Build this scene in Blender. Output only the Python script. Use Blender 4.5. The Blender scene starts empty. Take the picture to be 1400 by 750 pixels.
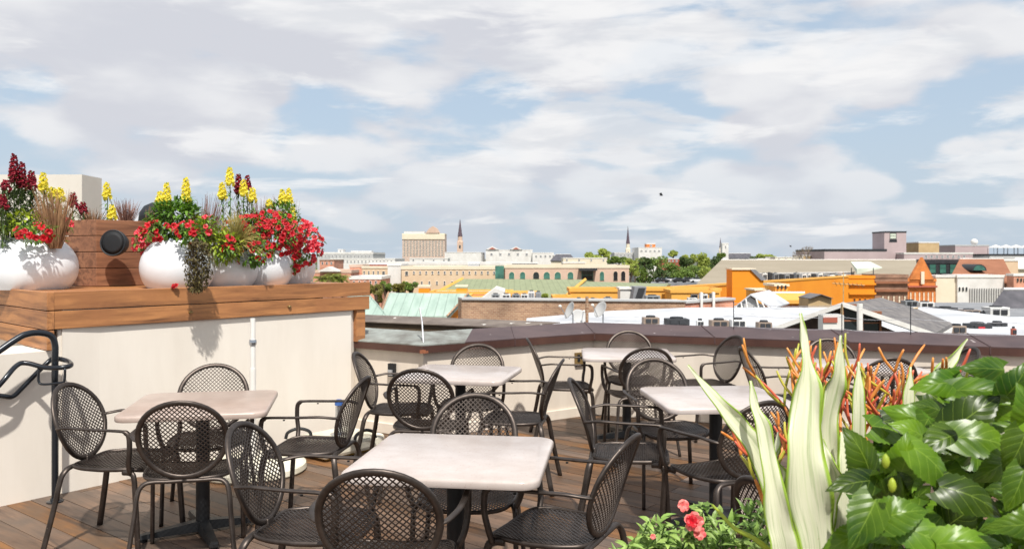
import bpy, bmesh, math, random
from mathutils import Vector, Matrix, noise
C = bpy.context.scene
R = math.radians
F = 1119.0; EYE = 1.56; HY = 352.0; GZ = -14.0
def P(x, y, d):
    return Vector(((x-700)/F*d, d, EYE-(y-HY)/F*d))
def PX(x, d): return (x-700)/F*d
def PZ(y, d): return EYE-(y-HY)/F*d
rnd = random.Random(7)

# ------------------------------------------------------------------ materials
M = {}
def nodes_of(name):
    m = bpy.data.materials.new(name); m.use_nodes = True
    nt = m.node_tree; nt.nodes.clear()
    out = nt.nodes.new('ShaderNodeOutputMaterial')
    return m, nt, out
def N(nt, t, **kw):
    n = nt.nodes.new(t)
    for k, v in kw.items():
        if k.startswith('i_'):
            key = k[2:]
            key = int(key) if key.isdigit() else key.replace('_', ' ')
            n.inputs[key].default_value = v
        else: setattr(n, k, v)
    return n
def c4(c): return (c[0], c[1], c[2], 1)
def mat(name, c1, c2=None, rough=.6, metal=0, scale=5, detail=4, bump=0, bscale=None, bdist=.01, stretch=None, isl=0, coat=0, trans=0, spots=None, lo=.35, hi=.65, spec=.5, rotz=0):
    m, nt, out = nodes_of(name)
    c2 = c2 or tuple(v*.8 for v in c1)
    tc = N(nt, 'ShaderNodeTexCoord'); mp = N(nt, 'ShaderNodeMapping')
    mp.inputs['Scale'].default_value = stretch or (1, 1, 1)
    mp.inputs['Rotation'].default_value = (0, 0, rotz)
    nt.links.new(tc.outputs['Object'], mp.inputs['Vector'])
    nz = N(nt, 'ShaderNodeTexNoise', i_Scale=scale, i_Detail=detail, i_Roughness=.6)
    nt.links.new(mp.outputs[0], nz.inputs['Vector'])
    rp = N(nt, 'ShaderNodeValToRGB')
    rp.color_ramp.elements[0].position = lo; rp.color_ramp.elements[1].position = hi
    rp.color_ramp.elements[0].color = c4(c2); rp.color_ramp.elements[1].color = c4(c1)
    nt.links.new(nz.outputs['Fac'], rp.inputs[0])
    col = rp.outputs[0]
    if spots:
        s2 = N(nt, 'ShaderNodeTexNoise', i_Scale=spots[1], i_Detail=3)
        nt.links.new(tc.outputs['Object'], s2.inputs['Vector'])
        r2 = N(nt, 'ShaderNodeValToRGB'); r2.color_ramp.elements[0].position = spots[2]; r2.color_ramp.elements[1].position = spots[2]+.04
        nt.links.new(s2.outputs['Fac'], r2.inputs[0])
        mx = N(nt, 'ShaderNodeMix', data_type='RGBA'); nt.links.new(r2.outputs[0], mx.inputs['Factor'])
        nt.links.new(col, mx.inputs['A']); mx.inputs['B'].default_value = c4(spots[0]); col = mx.outputs['Result']
    if isl:
        g = N(nt, 'ShaderNodeNewGeometry'); mr = N(nt, 'ShaderNodeMapRange', i_To_Min=1-isl, i_To_Max=1+isl)
        nt.links.new(g.outputs['Random Per Island'], mr.inputs['Value'])
        hs = N(nt, 'ShaderNodeHueSaturation'); nt.links.new(mr.outputs[0], hs.inputs['Value']); nt.links.new(col, hs.inputs['Color']); col = hs.outputs[0]
    b = N(nt, 'ShaderNodeBsdfPrincipled', i_Roughness=rough, i_Metallic=metal)
    b.inputs['Coat Weight'].default_value = coat; b.inputs['Specular IOR Level'].default_value = spec
    nt.links.new(col, b.inputs['Base Color'])
    if bump:
        bn = N(nt, 'ShaderNodeTexNoise', i_Scale=bscale or scale*4, i_Detail=5)
        nt.links.new(mp.outputs[0], bn.inputs['Vector'])
        bp = N(nt, 'ShaderNodeBump', i_Strength=bump, i_Distance=bdist)
        nt.links.new(bn.outputs['Fac'], bp.inputs['Height']); nt.links.new(bp.outputs[0], b.inputs['Normal'])
    sh = b.outputs[0]
    if trans:
        t = N(nt, 'ShaderNodeBsdfTranslucent'); nt.links.new(col, t.inputs['Color'])
        ms = N(nt, 'ShaderNodeMixShader', i_0=trans); nt.links.new(sh, ms.inputs[1]); nt.links.new(t.outputs[0], ms.inputs[2]); sh = ms.outputs[0]
    nt.links.new(sh, out.inputs['Surface'])
    M[name] = m
    return m
def s(r, g, b):   # sRGB 0-255 -> linear
    f = lambda v: (v/255/12.92) if v/255 <= .04045 else ((v/255+.055)/1.055)**2.4
    return (f(r), f(g), f(b))

mat('chair', s(92, 84, 79), s(70, 63, 59), rough=.45, metal=.85, scale=12, bump=.2, bscale=260, bdist=.001, spots=(s(130, 120, 112), 34, .72))
mat('chair_scuff', s(80, 71, 66), s(64, 56, 52), rough=.4, metal=.5, scale=25, bump=.15, bscale=300, bdist=.001, spots=(s(150, 145, 140), 40, .74))
mat('table', s(196, 186, 181), s(180, 168, 161), rough=.24, scale=5, detail=8, bump=.04, bscale=200, bdist=.001, spots=(s(160, 136, 126), 190, .66), spec=.45)
mat('table_pink', s(182, 165, 155), s(164, 147, 137), rough=.3, scale=6, detail=8, bump=.04, bscale=200, bdist=.001, spots=(s(150, 120, 110), 190, .66), spec=.45)
mat('black_iron', s(33, 35, 38), s(26, 27, 30), rough=.5, metal=.2, scale=20, bump=.3, bscale=120, bdist=.002)
mat('rail', s(30, 36, 44), s(24, 28, 35), rough=.28, metal=.3, scale=10, coat=.3)
mat('stucco', s(227, 220, 210), s(216, 208, 197), rough=.85, scale=2.6, detail=9, stretch=(1, 1, .22), lo=.3, hi=.6, bump=.25, bscale=160, bdist=.002)
mat('stucco_grey', s(224, 213, 199), s(206, 194, 180), rough=.85, scale=3, detail=9, stretch=(1, 1, .22), lo=.3, hi=.62, bump=.25, bscale=160, bdist=.002)
mat('cap', s(92, 72, 70), s(74, 56, 56), rough=.45, metal=.25, scale=3, detail=8, bump=.1, spots=(s(190, 180, 176), 9, .70))
mat('cap_face', s(92, 62, 52), s(74, 48, 42), rough=.5, metal=.2, scale=3, detail=8, bump=.1, stretch=(1, 1, .3))
mat('patina', s(158, 165, 160), s(108, 106, 100), rough=.55, metal=.1, scale=4, detail=9, bump=.1)
mat('cap_old', s(128, 116, 106), s(92, 80, 72), rough=.6, metal=.1, scale=5, detail=9, bump=.2, spots=(s(215, 212, 205), 7, .66))
mat('olive_face', s(92, 76, 56), s(70, 56, 42), rough=.6, scale=5, detail=7)
mat('pot', s(226, 229, 233), s(216, 219, 224), rough=.42, scale=3, bump=.05, bscale=80, bdist=.002, spots=(s(205, 200, 190), 5, .74))
mat('soil', s(60, 45, 35), s(40, 30, 24), rough=.95, scale=40, bump=.8)
mat('speaker', s(34, 38, 44), s(28, 31, 36), rough=.6, scale=20)
mat('speaker_mesh', s(26, 29, 34), s(18, 20, 24), rough=.7, scale=260, bump=.5, bscale=500, bdist=.001)
mat('chrome', s(200, 203, 208), s(180, 184, 190), rough=.18, metal=.9, scale=8)
mat('alu', s(190, 192, 196), s(170, 172, 178), rough=.35, metal=.7, scale=8)
mat('white_paint', s(232, 230, 226), s(220, 216, 210), rough=.6, scale=4, detail=7, bump=.05, spots=(s(180, 175, 165), 6, .7))
mat('umb_base', s(226, 221, 205), s(205, 198, 175), rough=.5, scale=5, detail=8, bump=.1)
mat('yellow', s(200, 160, 70), s(170, 130, 60), rough=.6)
mat('blue', s(60, 100, 170), rough=.5)
mat('brass', s(150, 125, 80), s(110, 90, 60), rough=.4, metal=.5)
mat('rust', s(150, 90, 60), s(110, 66, 48), rough=.8, scale=30, bump=.4)
mat('sub', s(35, 28, 24), rough=.9)

# wood: grain stretched along the local x of the mapping
def wood(name, c1, c2, c3, rotz=0, rough=.5, gx=1.2, gy=22, isl=.12, bump=.25, coat=0, uv=False):
    m, nt, out = nodes_of(name)
    tc = N(nt, 'ShaderNodeTexCoord'); mp = N(nt, 'ShaderNodeMapping')
    mp.inputs['Rotation'].default_value = (0, 0, -rotz)
    mp2 = N(nt, 'ShaderNodeMapping'); mp2.inputs['Scale'].default_value = (gx, gy, gy)
    g = N(nt, 'ShaderNodeNewGeometry')
    add = N(nt, 'ShaderNodeVectorMath', operation='MULTIPLY_ADD'); add.inputs[1].default_value = (37, 17, 71)
    cx = N(nt, 'ShaderNodeCombineXYZ')
    for i in range(3): nt.links.new(g.outputs['Random Per Island'], cx.inputs[i])
    nt.links.new(cx.outputs[0], add.inputs[0])
    nt.links.new(tc.outputs['Object'], mp.inputs[0]); nt.links.new(mp.outputs[0], mp2.inputs[0]); nt.links.new(mp2.outputs[0], add.inputs[2])
    n1 = N(nt, 'ShaderNodeTexNoise', i_Scale=1.0, i_Detail=8, i_Roughness=.65, i_Distortion=.6)
    nt.links.new(add.outputs[0], n1.inputs['Vector'])
    r1 = N(nt, 'ShaderNodeValToRGB'); e = r1.color_ramp.elements
    e[0].position = .34; e[0].color = c4(c2); e[1].position = .58; e[1].color = c4(c1)
    nt.links.new(n1.outputs['Fac'], r1.inputs[0])
    n2 = N(nt, 'ShaderNodeTexNoise', i_Scale=2.3, i_Detail=5, i_Roughness=.6)
    nt.links.new(tc.outputs['Object'], n2.inputs['Vector'])
    r2 = N(nt, 'ShaderNodeValToRGB'); r2.color_ramp.elements[0].position = .42; r2.color_ramp.elements[1].position = .66
    nt.links.new(n2.outputs['Fac'], r2.inputs[0])
    mx = N(nt, 'ShaderNodeMix', data_type='RGBA'); nt.links.new(r2.outputs[0], mx.inputs['Factor'])
    nt.links.new(r1.outputs[0], mx.inputs['A']); mx.inputs['B'].default_value = c4(c3)
    mr = N(nt, 'ShaderNodeMapRange', i_To_Min=1-isl, i_To_Max=1+isl); nt.links.new(g.outputs['Random Per Island'], mr.inputs['Value'])
    ms = N(nt, 'ShaderNodeMath', operation='MULTIPLY'); ms.inputs[1].default_value = 7.31; nt.links.new(g.outputs['Random Per Island'], ms.inputs[0])
    fr = N(nt, 'ShaderNodeMath', operation='FRACT'); nt.links.new(ms.outputs[0], fr.inputs[0])
    sr = N(nt, 'ShaderNodeMapRange', i_To_Min=1-isl*1.3, i_To_Max=1+isl*.8); nt.links.new(fr.outputs[0], sr.inputs['Value'])
    hs = N(nt, 'ShaderNodeHueSaturation'); nt.links.new(mr.outputs[0], hs.inputs['Value']); nt.links.new(sr.outputs[0], hs.inputs['Saturation']); nt.links.new(mx.outputs['Result'], hs.inputs['Color'])
    b = N(nt, 'ShaderNodeBsdfPrincipled', i_Roughness=rough); b.inputs['Coat Weight'].default_value = coat
    nt.links.new(hs.outputs[0], b.inputs['Base Color'])
    bp = N(nt, 'ShaderNodeBump', i_Strength=bump, i_Distance=.003); nt.links.new(n1.outputs['Fac'], bp.inputs['Height']); nt.links.new(bp.outputs[0], b.inputs['Normal'])
    nt.links.new(b.outputs[0], out.inputs['Surface']); M[name] = m
WA = math.atan2(.7796, .626)
wood('cedar', s(190, 122, 50), s(106, 62, 26), s(162, 100, 42), rotz=WA, rough=.5, gx=1.3, gy=17, isl=.12, coat=.05)
wood('cedar_side', s(190, 122, 50), s(106, 62, 26), s(162, 100, 42), rotz=math.atan2(.6, -.63), rough=.5, gx=1.3, gy=17, isl=.12, coat=.05)
mat('pale_block', s(216, 209, 200), s(206, 198, 188), rough=.85, scale=.3, detail=7)
wood('cedar_box', s(160, 104, 66), s(98, 58, 36), s(134, 84, 54), rotz=R(50), rough=.5, gx=1.6, gy=24, isl=.1)
DA = R(-38)
wood('deck', s(120, 90, 66), s(60, 46, 37), s(92, 76, 63), rotz=DA, rough=.55, gx=1.3, gy=14, isl=.28, bump=.6)

def brick(name, c1, c2, mortar, scale=1.0, rough=.85, bw=.45, rh=.14, ms=.02):
    m, nt, out = nodes_of(name)
    tc = N(nt, 'ShaderNodeTexCoord'); sp = N(nt, 'ShaderNodeSeparateXYZ'); cb = N(nt, 'ShaderNodeCombineXYZ')
    nt.links.new(tc.outputs['Object'], sp.inputs[0])
    ad = N(nt, 'ShaderNodeMath', operation='ADD'); nt.links.new(sp.outputs[0], ad.inputs[0]); nt.links.new(sp.outputs[1], ad.inputs[1])
    nt.links.new(ad.outputs[0], cb.inputs[0]); nt.links.new(sp.outputs[2], cb.inputs[1])
    bt = N(nt, 'ShaderNodeTexBrick'); bt.inputs['Scale'].default_value = scale; bt.inputs['Color1'].default_value = c4(c1); bt.inputs['Color2'].default_value = c4(c2); bt.inputs['Mortar'].default_value = c4(mortar)
    bt.inputs['Brick Width'].default_value = bw; bt.inputs['Row Height'].default_value = rh; bt.inputs['Mortar Size'].default_value = ms
    nt.links.new(cb.outputs[0], bt.inputs['Vector'])
    nz = N(nt, 'ShaderNodeTexNoise', i_Scale=.7, i_Detail=8); nt.links.new(tc.outputs['Object'], nz.inputs['Vector'])
    mr = N(nt, 'ShaderNodeMapRange', i_From_Min=.3, i_From_Max=.7, i_To_Min=.72, i_To_Max=1.25); nt.links.new(nz.outputs['Fac'], mr.inputs['Value'])
    hs = N(nt, 'ShaderNodeHueSaturation'); nt.links.new(mr.outputs[0], hs.inputs['Value']); nt.links.new(bt.outputs['Color'], hs.inputs['Color'])
    b = N(nt, 'ShaderNodeBsdfPrincipled', i_Roughness=rough); nt.links.new(hs.outputs[0], b.inputs['Base Color'])
    nt.links.new(b.outputs[0], out.inputs['Surface']); M[name] = m
brick('brick_tan', s(172, 136, 108), s(142, 106, 84), s(176, 154, 130), bw=.3, rh=.1, ms=.012)
brick('brick_salmon', s(206, 140, 112), s(190, 124, 98), s(205, 165, 145))
brick('brick_brown', s(152, 116, 94), s(132, 98, 80), s(150, 122, 104))
brick('brick_orange', s(214, 126, 60), s(200, 112, 48), s(205, 135, 80))
brick('hotel_brick', s(202, 180, 166), s(190, 166, 152), s(200, 180, 160), bw=2, rh=.8)
mat('beige', s(214, 190, 160), s(204, 178, 148), rough=.85, scale=.3, detail=7)
mat('pinkbeige', s(206, 178, 160), s(196, 168, 148), rough=.85, scale=.3, detail=7)
mat('cream', s(226, 214, 192), s(216, 204, 180), rough=.85, scale=.3, detail=7)
mat('white_wall', s(222, 220, 216), s(204, 201, 196), rough=.8, scale=.4, detail=7)
mat('pale_grey', s(190, 190, 188), s(170, 170, 170), rough=.8, scale=.3, detail=7)
mat('grey', s(140, 142, 146), s(118, 120, 124), rough=.8, scale=.5, detail=7)
mat('orange_paint', s(232, 148, 30), s(224, 136, 24), rough=.8, scale=.15, detail=8)
mat('yellow_paint', s(232, 176, 84), s(216, 158, 70), rough=.8, scale=.2, detail=8)
mat('mauve', s(186, 168, 168), s(170, 152, 152), rough=.85, scale=.1, detail=8)
mat('white_roof', s(206, 208, 212), s(168, 171, 176), rough=.7, scale=.35, detail=10, spots=(s(140, 142, 146), .8, .66))
mat('grey_roof', s(118, 116, 118), s(88, 86, 90), rough=.85, scale=.5, detail=9)
mat('shingle', s(122, 118, 116), s(92, 90, 92), rough=.9, scale=2.2, detail=9, bump=.4, bscale=9, bdist=.05, stretch=(1, 1, 3))
mat('dark_roof', s(92, 90, 96), s(66, 66, 72), rough=.8, scale=.8, detail=8)
mat('taupe', s(150, 140, 122), s(140, 130, 112), rough=.8, scale=.12, detail=8)
mat('brown_roof', s(150, 100, 74), s(132, 86, 62), rough=.85, scale=.4, detail=8)
mat('red_roof', s(176, 96, 76), s(150, 80, 66), rough=.85, scale=.3)
mat('dark_glass', s(40, 48, 52), s(28, 34, 38), rough=.12, scale=.3)
mat('green_glass', s(78, 130, 116), s(52, 92, 84), rough=.15, scale=.5)
mat('dark_metal', s(52, 54, 58), s(38, 40, 44), rough=.6, scale=2)
mat('asphalt', s(72, 72, 74), s(58, 58, 60), rough=.95, scale=.3, detail=8)
mat('ground', s(96, 98, 84), s(70, 78, 58), rough=.95, scale=.02, detail=9)
mat('canopy', s(205, 212, 196), s(188, 198, 180), rough=.5, scale=1)
mat('tan_gable', s(196, 170, 128), s(182, 156, 116), rough=.85, scale=.5)
mat('dark_brick', s(84, 66, 56), s(60, 46, 40), rough=.9, scale=3, detail=8)
mat('red_sign', s(200, 50, 60), rough=.6)
mat('car_dark', s(38, 40, 46), rough=.25, coat=.5); mat('car_white', s(225, 226, 228), rough=.25, coat=.5)
mat('tyre', s(22, 22, 23), rough=.9)
mat('bark', s(98, 80, 64), s(70, 56, 46), rough=.95, scale=6, bump=.6)
mat('bare', s(150, 136, 118), s(120, 106, 90), rough=.95, scale=6)
mat('leaf_mid', s(128, 150, 66), s(92, 118, 50), rough=.6, scale=.35, isl=.35, trans=.3)
mat('leaf_light', s(178, 188, 92), s(148, 164, 76), rough=.6, scale=.35, isl=.3, trans=.35)
mat('leaf_dark', s(92, 112, 60), s(66, 88, 46), rough=.6, scale=.35, isl=.35, trans=.25)
mat('leaf_olive', s(150, 140, 70), s(110, 112, 56), rough=.6, scale=.5, isl=.3, trans=.3)
mat('palm_leaf', s(150, 158, 70), s(110, 124, 52), rough=.5, scale=1, isl=.3, trans=.3)
# roof with standing seams
def seam(name, c1, c2, sp, axis=0, stain=.5):
    m, nt, out = nodes_of(name)
    tc = N(nt, 'ShaderNodeTexCoord'); sx = N(nt, 'ShaderNodeSeparateXYZ'); nt.links.new(tc.outputs['Object'], sx.inputs[0])
    mu = N(nt, 'ShaderNodeMath', operation='MULTIPLY'); mu.inputs[1].default_value = 1/sp; nt.links.new(sx.outputs[axis], mu.inputs[0])
    fr = N(nt, 'ShaderNodeMath', operation='FRACT'); nt.links.new(mu.outputs[0], fr.inputs[0])
    lt = N(nt, 'ShaderNodeMath', operation='LESS_THAN'); lt.inputs[1].default_value = .1; nt.links.new(fr.outputs[0], lt.inputs[0])
    mp = N(nt, 'ShaderNodeMapping'); mp.inputs['Scale'].default_value = (1.2, .25, .25); nt.links.new(tc.outputs['Object'], mp.inputs[0])
    nz = N(nt, 'ShaderNodeTexNoise', i_Scale=1.2, i_Detail=8, i_Roughness=.65); nt.links.new(mp.outputs[0], nz.inputs['Vector'])
    rp = N(nt, 'ShaderNodeValToRGB'); rp.color_ramp.elements[0].position = .35; rp.color_ramp.elements[1].position = .65
    rp.color_ramp.elements[0].color = c4(c2); rp.color_ramp.elements[1].color = c4(c1); nt.links.new(nz.outputs['Fac'], rp.inputs[0])
    mx = N(nt, 'ShaderNodeMix', data_type='RGBA'); nt.links.new(rp.outputs[0], mx.inputs['A']); mx.inputs['B'].default_value = c4([v*.72 for v in c2])
    ml = N(nt, 'ShaderNodeMath', operation='MULTIPLY'); ml.inputs[1].default_value = .6; nt.links.new(lt.outputs[0], ml.inputs[0]); nt.links.new(ml.outputs[0], mx.inputs['Factor'])
    b = N(nt, 'ShaderNodeBsdfPrincipled', i_Roughness=.55, i_Metallic=.1); nt.links.new(mx.outputs['Result'], b.inputs['Base Color'])
    bp = N(nt, 'ShaderNodeBump', i_Strength=.6, i_Distance=.05); nt.links.new(lt.outputs[0], bp.inputs['Height']); nt.links.new(bp.outputs[0], b.inputs['Normal'])
    nt.links.new(b.outputs[0], out.inputs['Surface']); M[name] = m
seam('mint_roof', s(176, 196, 184), s(146, 168, 156), .5)
seam('sage_roof', s(146, 154, 116), s(132, 140, 104), .8)

# ------------------------------------------------------------------ mesh helpers
class MB:
    def __init__(self): self.v = []; self.f = []; self.uv = {}
    def add(self, vs, fs):
        o = len(self.v); self.v += [Vector(v) for v in vs]; self.f += [tuple(i+o for i in f) for f in fs]; return o
    def box(self, c, sz, rz=0, M4=None):
        c = Vector(c); x, y, z = sz[0]/2, sz[1]/2, sz[2]/2
        r = Matrix.Rotation(rz, 3, 'Z')
        vs = [c + r @ Vector((a*x, b*y, e*z)) for e in (-1, 1) for a, b in ((-1, -1), (1, -1), (1, 1), (-1, 1))]
        if M4: vs = [M4 @ v for v in vs]
        self.add(vs, [(0, 3, 2, 1), (4, 5, 6, 7), (0, 1, 5, 4), (1, 2, 6, 5), (2, 3, 7, 6), (3, 0, 4, 7)])
        return self
    def prism(self, poly, z0, z1):
        n = len(poly)
        if sum(poly[i][0]*poly[(i+1) % n][1]-poly[(i+1) % n][0]*poly[i][1] for i in range(n)) < 0: poly = poly[::-1]
        zf0 = z0 if callable(z0) else (lambda p: z0); zf1 = z1 if callable(z1) else (lambda p: z1)
        vs = [Vector((p[0], p[1], zf0(p))) for p in poly]+[Vector((p[0], p[1], zf1(p))) for p in poly]
        self.add(vs, [tuple(range(n-1, -1, -1)), tuple(range(n, 2*n))]+[(i, (i+1) % n, n+(i+1) % n, n+i) for i in range(n)])
        return self
    def hull(self, a, b):      # two matching polygons joined
        n = len(a)
        self.add(list(a)+list(b), [tuple(range(n-1, -1, -1)), tuple(range(n, 2*n))]+[(i, (i+1) % n, n+(i+1) % n, n+i) for i in range(n)])
        return self
    def tube(self, pts, r, n=8, ry=None, cap=True, closed=False, up=(0, 0, 1)):
        pts = [Vector(p) for p in pts]; k = len(pts); rings = []
        rs = r if isinstance(r, (list, tuple)) else [r]*k
        base = len(self.v); upv = Vector(up)
        prev = None
        for i, p in enumerate(pts):
            if closed: t = pts[(i+1) % k]-pts[i-1]
            else: t = pts[min(i+1, k-1)]-pts[max(i-1, 0)]
            t.normalize()
            if prev is None:
                a = t.cross(upv)
                if a.length < 1e-3: a = t.cross(Vector((1, 0, 0)))
                a.normalize()
            else:
                a = prev - t*prev.dot(t)
                if a.length < 1e-6: a = t.cross(upv)
                a.normalize()
            prev = a; b = t.cross(a)
            ra = rs[i]; rb = ry[i] if isinstance(ry, list) else (ry*rs[i]/rs[0] if ry else ra)
            for j in range(n):
                th = 2*math.pi*j/n
                self.v.append(p + a*math.cos(th)*ra + b*math.sin(th)*rb)
        m = k if closed else k-1
        for i in range(m):
            for j in range(n):
                i2 = (i+1) % k
                self.f.append((base+i*n+j, base+i*n+(j+1) % n, base+i2*n+(j+1) % n, base+i2*n+j))
        if cap and not closed:
            self.f.append(tuple(base+j for j in range(n-1, -1, -1))); self.f.append(tuple(base+(k-1)*n+j for j in range(n)))
        return self
    def lathe(self, prof, c, n=24, M3=None):
        base = len(self.v); c = Vector(c)
        for (r, z) in prof:
            for j in range(n):
                th = 2*math.pi*j/n; v = Vector((r*math.cos(th), r*math.sin(th), z))
                if M3: v = M3 @ v
                self.v.append(c+v)
        for i in range(len(prof)-1):
            for j in range(n):
                self.f.append((base+i*n+j, base+i*n+(j+1) % n, base+(i+1)*n+(j+1) % n, base+(i+1)*n+j))
        self.f.append(tuple(base+j for j in range(n-1, -1, -1))); self.f.append(tuple(base+(len(prof)-1)*n+j for j in range(n)))
        return self
    def build(self, name, m, parent=None, smooth=False, world=True, bevel=0, sub=0, auto=None):
        me = bpy.data.meshes.new(name)
        off = Vector((0, 0, 0))
        if parent and world:
            q = parent
            while q: off += q.location; q = q.parent
        me.from_pydata([tuple(v-off) for v in self.v], [], self.f)
        if self.uv:
            ul = me.uv_layers.new(name='UVMap')
            for l in me.loops: ul.data[l.index].uv = self.uv.get(l.vertex_index, (0, 0))
        if isinstance(m, str): m = M[m]
        me.materials.append(m); me.validate()
        if smooth:
            for p in me.polygons: p.use_smooth = True
        o = bpy.data.objects.new(name, me); C.collection.objects.link(o); o.parent = parent
        if bevel:
            md = o.modifiers.new('bevel', 'BEVEL'); md.width = bevel; md.segments = 2; md.limit_method = 'ANGLE'; md.angle_limit = R(40)
        if sub:
            md = o.modifiers.new('sub', 'SUBSURF'); md.levels = sub; md.render_levels = sub
        if smooth == 'auto':
            me.set_sharp_from_angle(angle=R(35))
        return o
def tag(o, label=None, cat=None, group=None, kind=None):
    if label: o['label'] = label
    if cat: o['category'] = cat
    if group: o['group'] = group
    if kind: o['kind'] = kind
    return o
def empty(name, loc, label, cat, group=None, rz=0):
    o = bpy.data.objects.new(name, None); C.collection.objects.link(o); o.location = loc; o.rotation_euler = (0, 0, rz)
    o.empty_display_size = .1
    return tag(o, label, cat, group)
def dup(root, loc, rz, label, group=None, name=None):
    def cp(o, par):
        c = o.copy(); C.collection.objects.link(c); c.parent = par
        for ch in list(o.children): cp(ch, c)
        return c
    r = cp(root, None); r.location = loc; r.rotation_euler = (0, 0, rz); r['label'] = label
    if group: r['group'] = group
    return r
def bez(pts, n=8):      # Catmull-Rom through points
    pts = [Vector(p) for p in pts]; out = []
    q = [pts[0]*2-pts[1]]+pts+[pts[-1]*2-pts[-2]]
    for i in range(1, len(q)-2):
        for k in range(n):
            t = k/n; a, b, c, d = q[i-1], q[i], q[i+1], q[i+2]
            out.append(.5*((2*b)+(c-a)*t+(2*a-5*b+4*c-d)*t*t+(3*b-a-3*c+d)*t**3))
    out.append(pts[-1]); return out
EXPOSURE = 0.46; HAZE = .0006; CLOUD_T = .452; VZ = 2.6; CLOUD_OFF = (0.3, 9.4, 6.1); CLOUD_K = 7.2
# ------------------------------------------------------------------ camera, light, sky
cam = bpy.data.cameras.new('camera'); co = bpy.data.objects.new('camera', cam); C.collection.objects.link(co)
co.location = (0, 0, EYE); co.rotation_euler = (R(90), 0, 0)
cam.sensor_width = 36; cam.lens = F/1400*36; cam.shift_y = -23/1400; cam.clip_end = 20000; cam.clip_start = .05
cam.dof.use_dof = True; cam.dof.focus_distance = 3.0; cam.dof.aperture_fstop = 9
C.camera = co
SUN = Vector((.16, -.72, 1.08)).normalized()
sl = bpy.data.lights.new('sun', 'SUN'); sl.energy = 3.9; sl.angle = R(1.4); sl.color = (1, .955, .88)
so = bpy.data.objects.new('sun', sl); C.collection.objects.link(so); so.rotation_euler = SUN.to_track_quat('Z', 'Y').to_euler(); so.location = (0, -5, 20)
C.view_settings.view_transform = 'Standard'; C.view_settings.look = 'None'; C.view_settings.exposure = EXPOSURE; C.view_settings.gamma = 1
C.render.engine = 'CYCLES'
C.cycles.use_denoising = True; C.cycles.max_bounces = 7; C.cycles.transparent_max_bounces = 6
C.cycles.diffuse_bounces = 3; C.cycles.glossy_bounces = 3
w = bpy.data.worlds.new('World'); C.world = w; w.use_nodes = True; nt = w.node_tree; nt.nodes.clear()
out = N(nt, 'ShaderNodeOutputWorld'); bg = N(nt, 'ShaderNodeBackground', i_Strength=.1)
sky = N(nt, 'ShaderNodeTexSky'); sky.sky_type = 'NISHITA'; sky.sun_disc = False
sky.sun_elevation = math.asin(SUN.z); sky.sun_rotation = math.atan2(SUN.x, SUN.y) % (2*math.pi); sky.dust_density = 1.5; sky.air_density = 1.0; sky.ozone_density = 1.2
tc = N(nt, 'ShaderNodeTexCoord')
sx = N(nt, 'ShaderNodeSeparateXYZ'); nt.links.new(tc.outputs['Generated'], sx.inputs[0])
def mth(op, a, b=None, clamp=False):
    n = N(nt, 'ShaderNodeMath', operation=op); n.use_clamp = clamp
    for i, v in enumerate((a, b)):
        if v is None: continue
        if isinstance(v, (int, float)): n.inputs[i].default_value = v
        else: nt.links.new(v, n.inputs[i])
    return n.outputs[0]
zc = mth('MAXIMUM', sx.outputs[2], 0.0)
zz = mth('ADD', zc, .20)
cu = N(nt, 'ShaderNodeCombineXYZ'); nt.links.new(mth('DIVIDE', sx.outputs[0], zz), cu.inputs[0]); nt.links.new(mth('DIVIDE', sx.outputs[1], zz), cu.inputs[1])
nt.links.new(mth('MULTIPLY', zc, 2.2), cu.inputs[2])
mp = N(nt, 'ShaderNodeMapping'); mp.inputs['Location'].default_value = CLOUD_OFF; nt.links.new(cu.outputs[0], mp.inputs[0])
def nz(scale, detail, rough, dist=0, vec=None):
    n = N(nt, 'ShaderNodeTexNoise', i_Scale=scale, i_Detail=detail, i_Roughness=rough, i_Distortion=dist); nt.links.new(vec or mp.outputs[0], n.inputs['Vector']); return n.outputs['Fac']
def rng(v, a, b, c=0, d=1, smooth=True):
    n = N(nt, 'ShaderNodeMapRange', i_From_Min=a, i_From_Max=b, i_To_Min=c, i_To_Max=d); n.interpolation_type = 'SMOOTHSTEP' if smooth else 'LINEAR'
    nt.links.new(v, n.inputs['Value']); return n.outputs[0]
def mix(f, a, b):
    n = N(nt, 'ShaderNodeMix', data_type='RGBA')
    if isinstance(f, (int, float)): n.inputs['Factor'].default_value = f
    else: nt.links.new(f, n.inputs['Factor'])
    for k, v in (('A', a), ('B', b)):
        if isinstance(v, tuple): n.inputs[k].default_value = c4(v)
        else: nt.links.new(v, n.inputs[k])
    return n.outputs['Result']
def vec(zo, loc):
    den = mth('ADD', mth('ADD', zc, zo), .62)
    c_ = N(nt, 'ShaderNodeCombineXYZ'); nt.links.new(mth('DIVIDE', sx.outputs[0], den), c_.inputs[0]); nt.links.new(mth('DIVIDE', sx.outputs[1], den), c_.inputs[1])
    nt.links.new(mth('MULTIPLY', mth('ADD', zc, zo), VZ), c_.inputs[2])
    m_ = N(nt, 'ShaderNodeMapping'); m_.inputs['Location'].default_value = loc; nt.links.new(c_.outputs[0], m_.inputs[0]); return m_.outputs[0]
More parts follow.
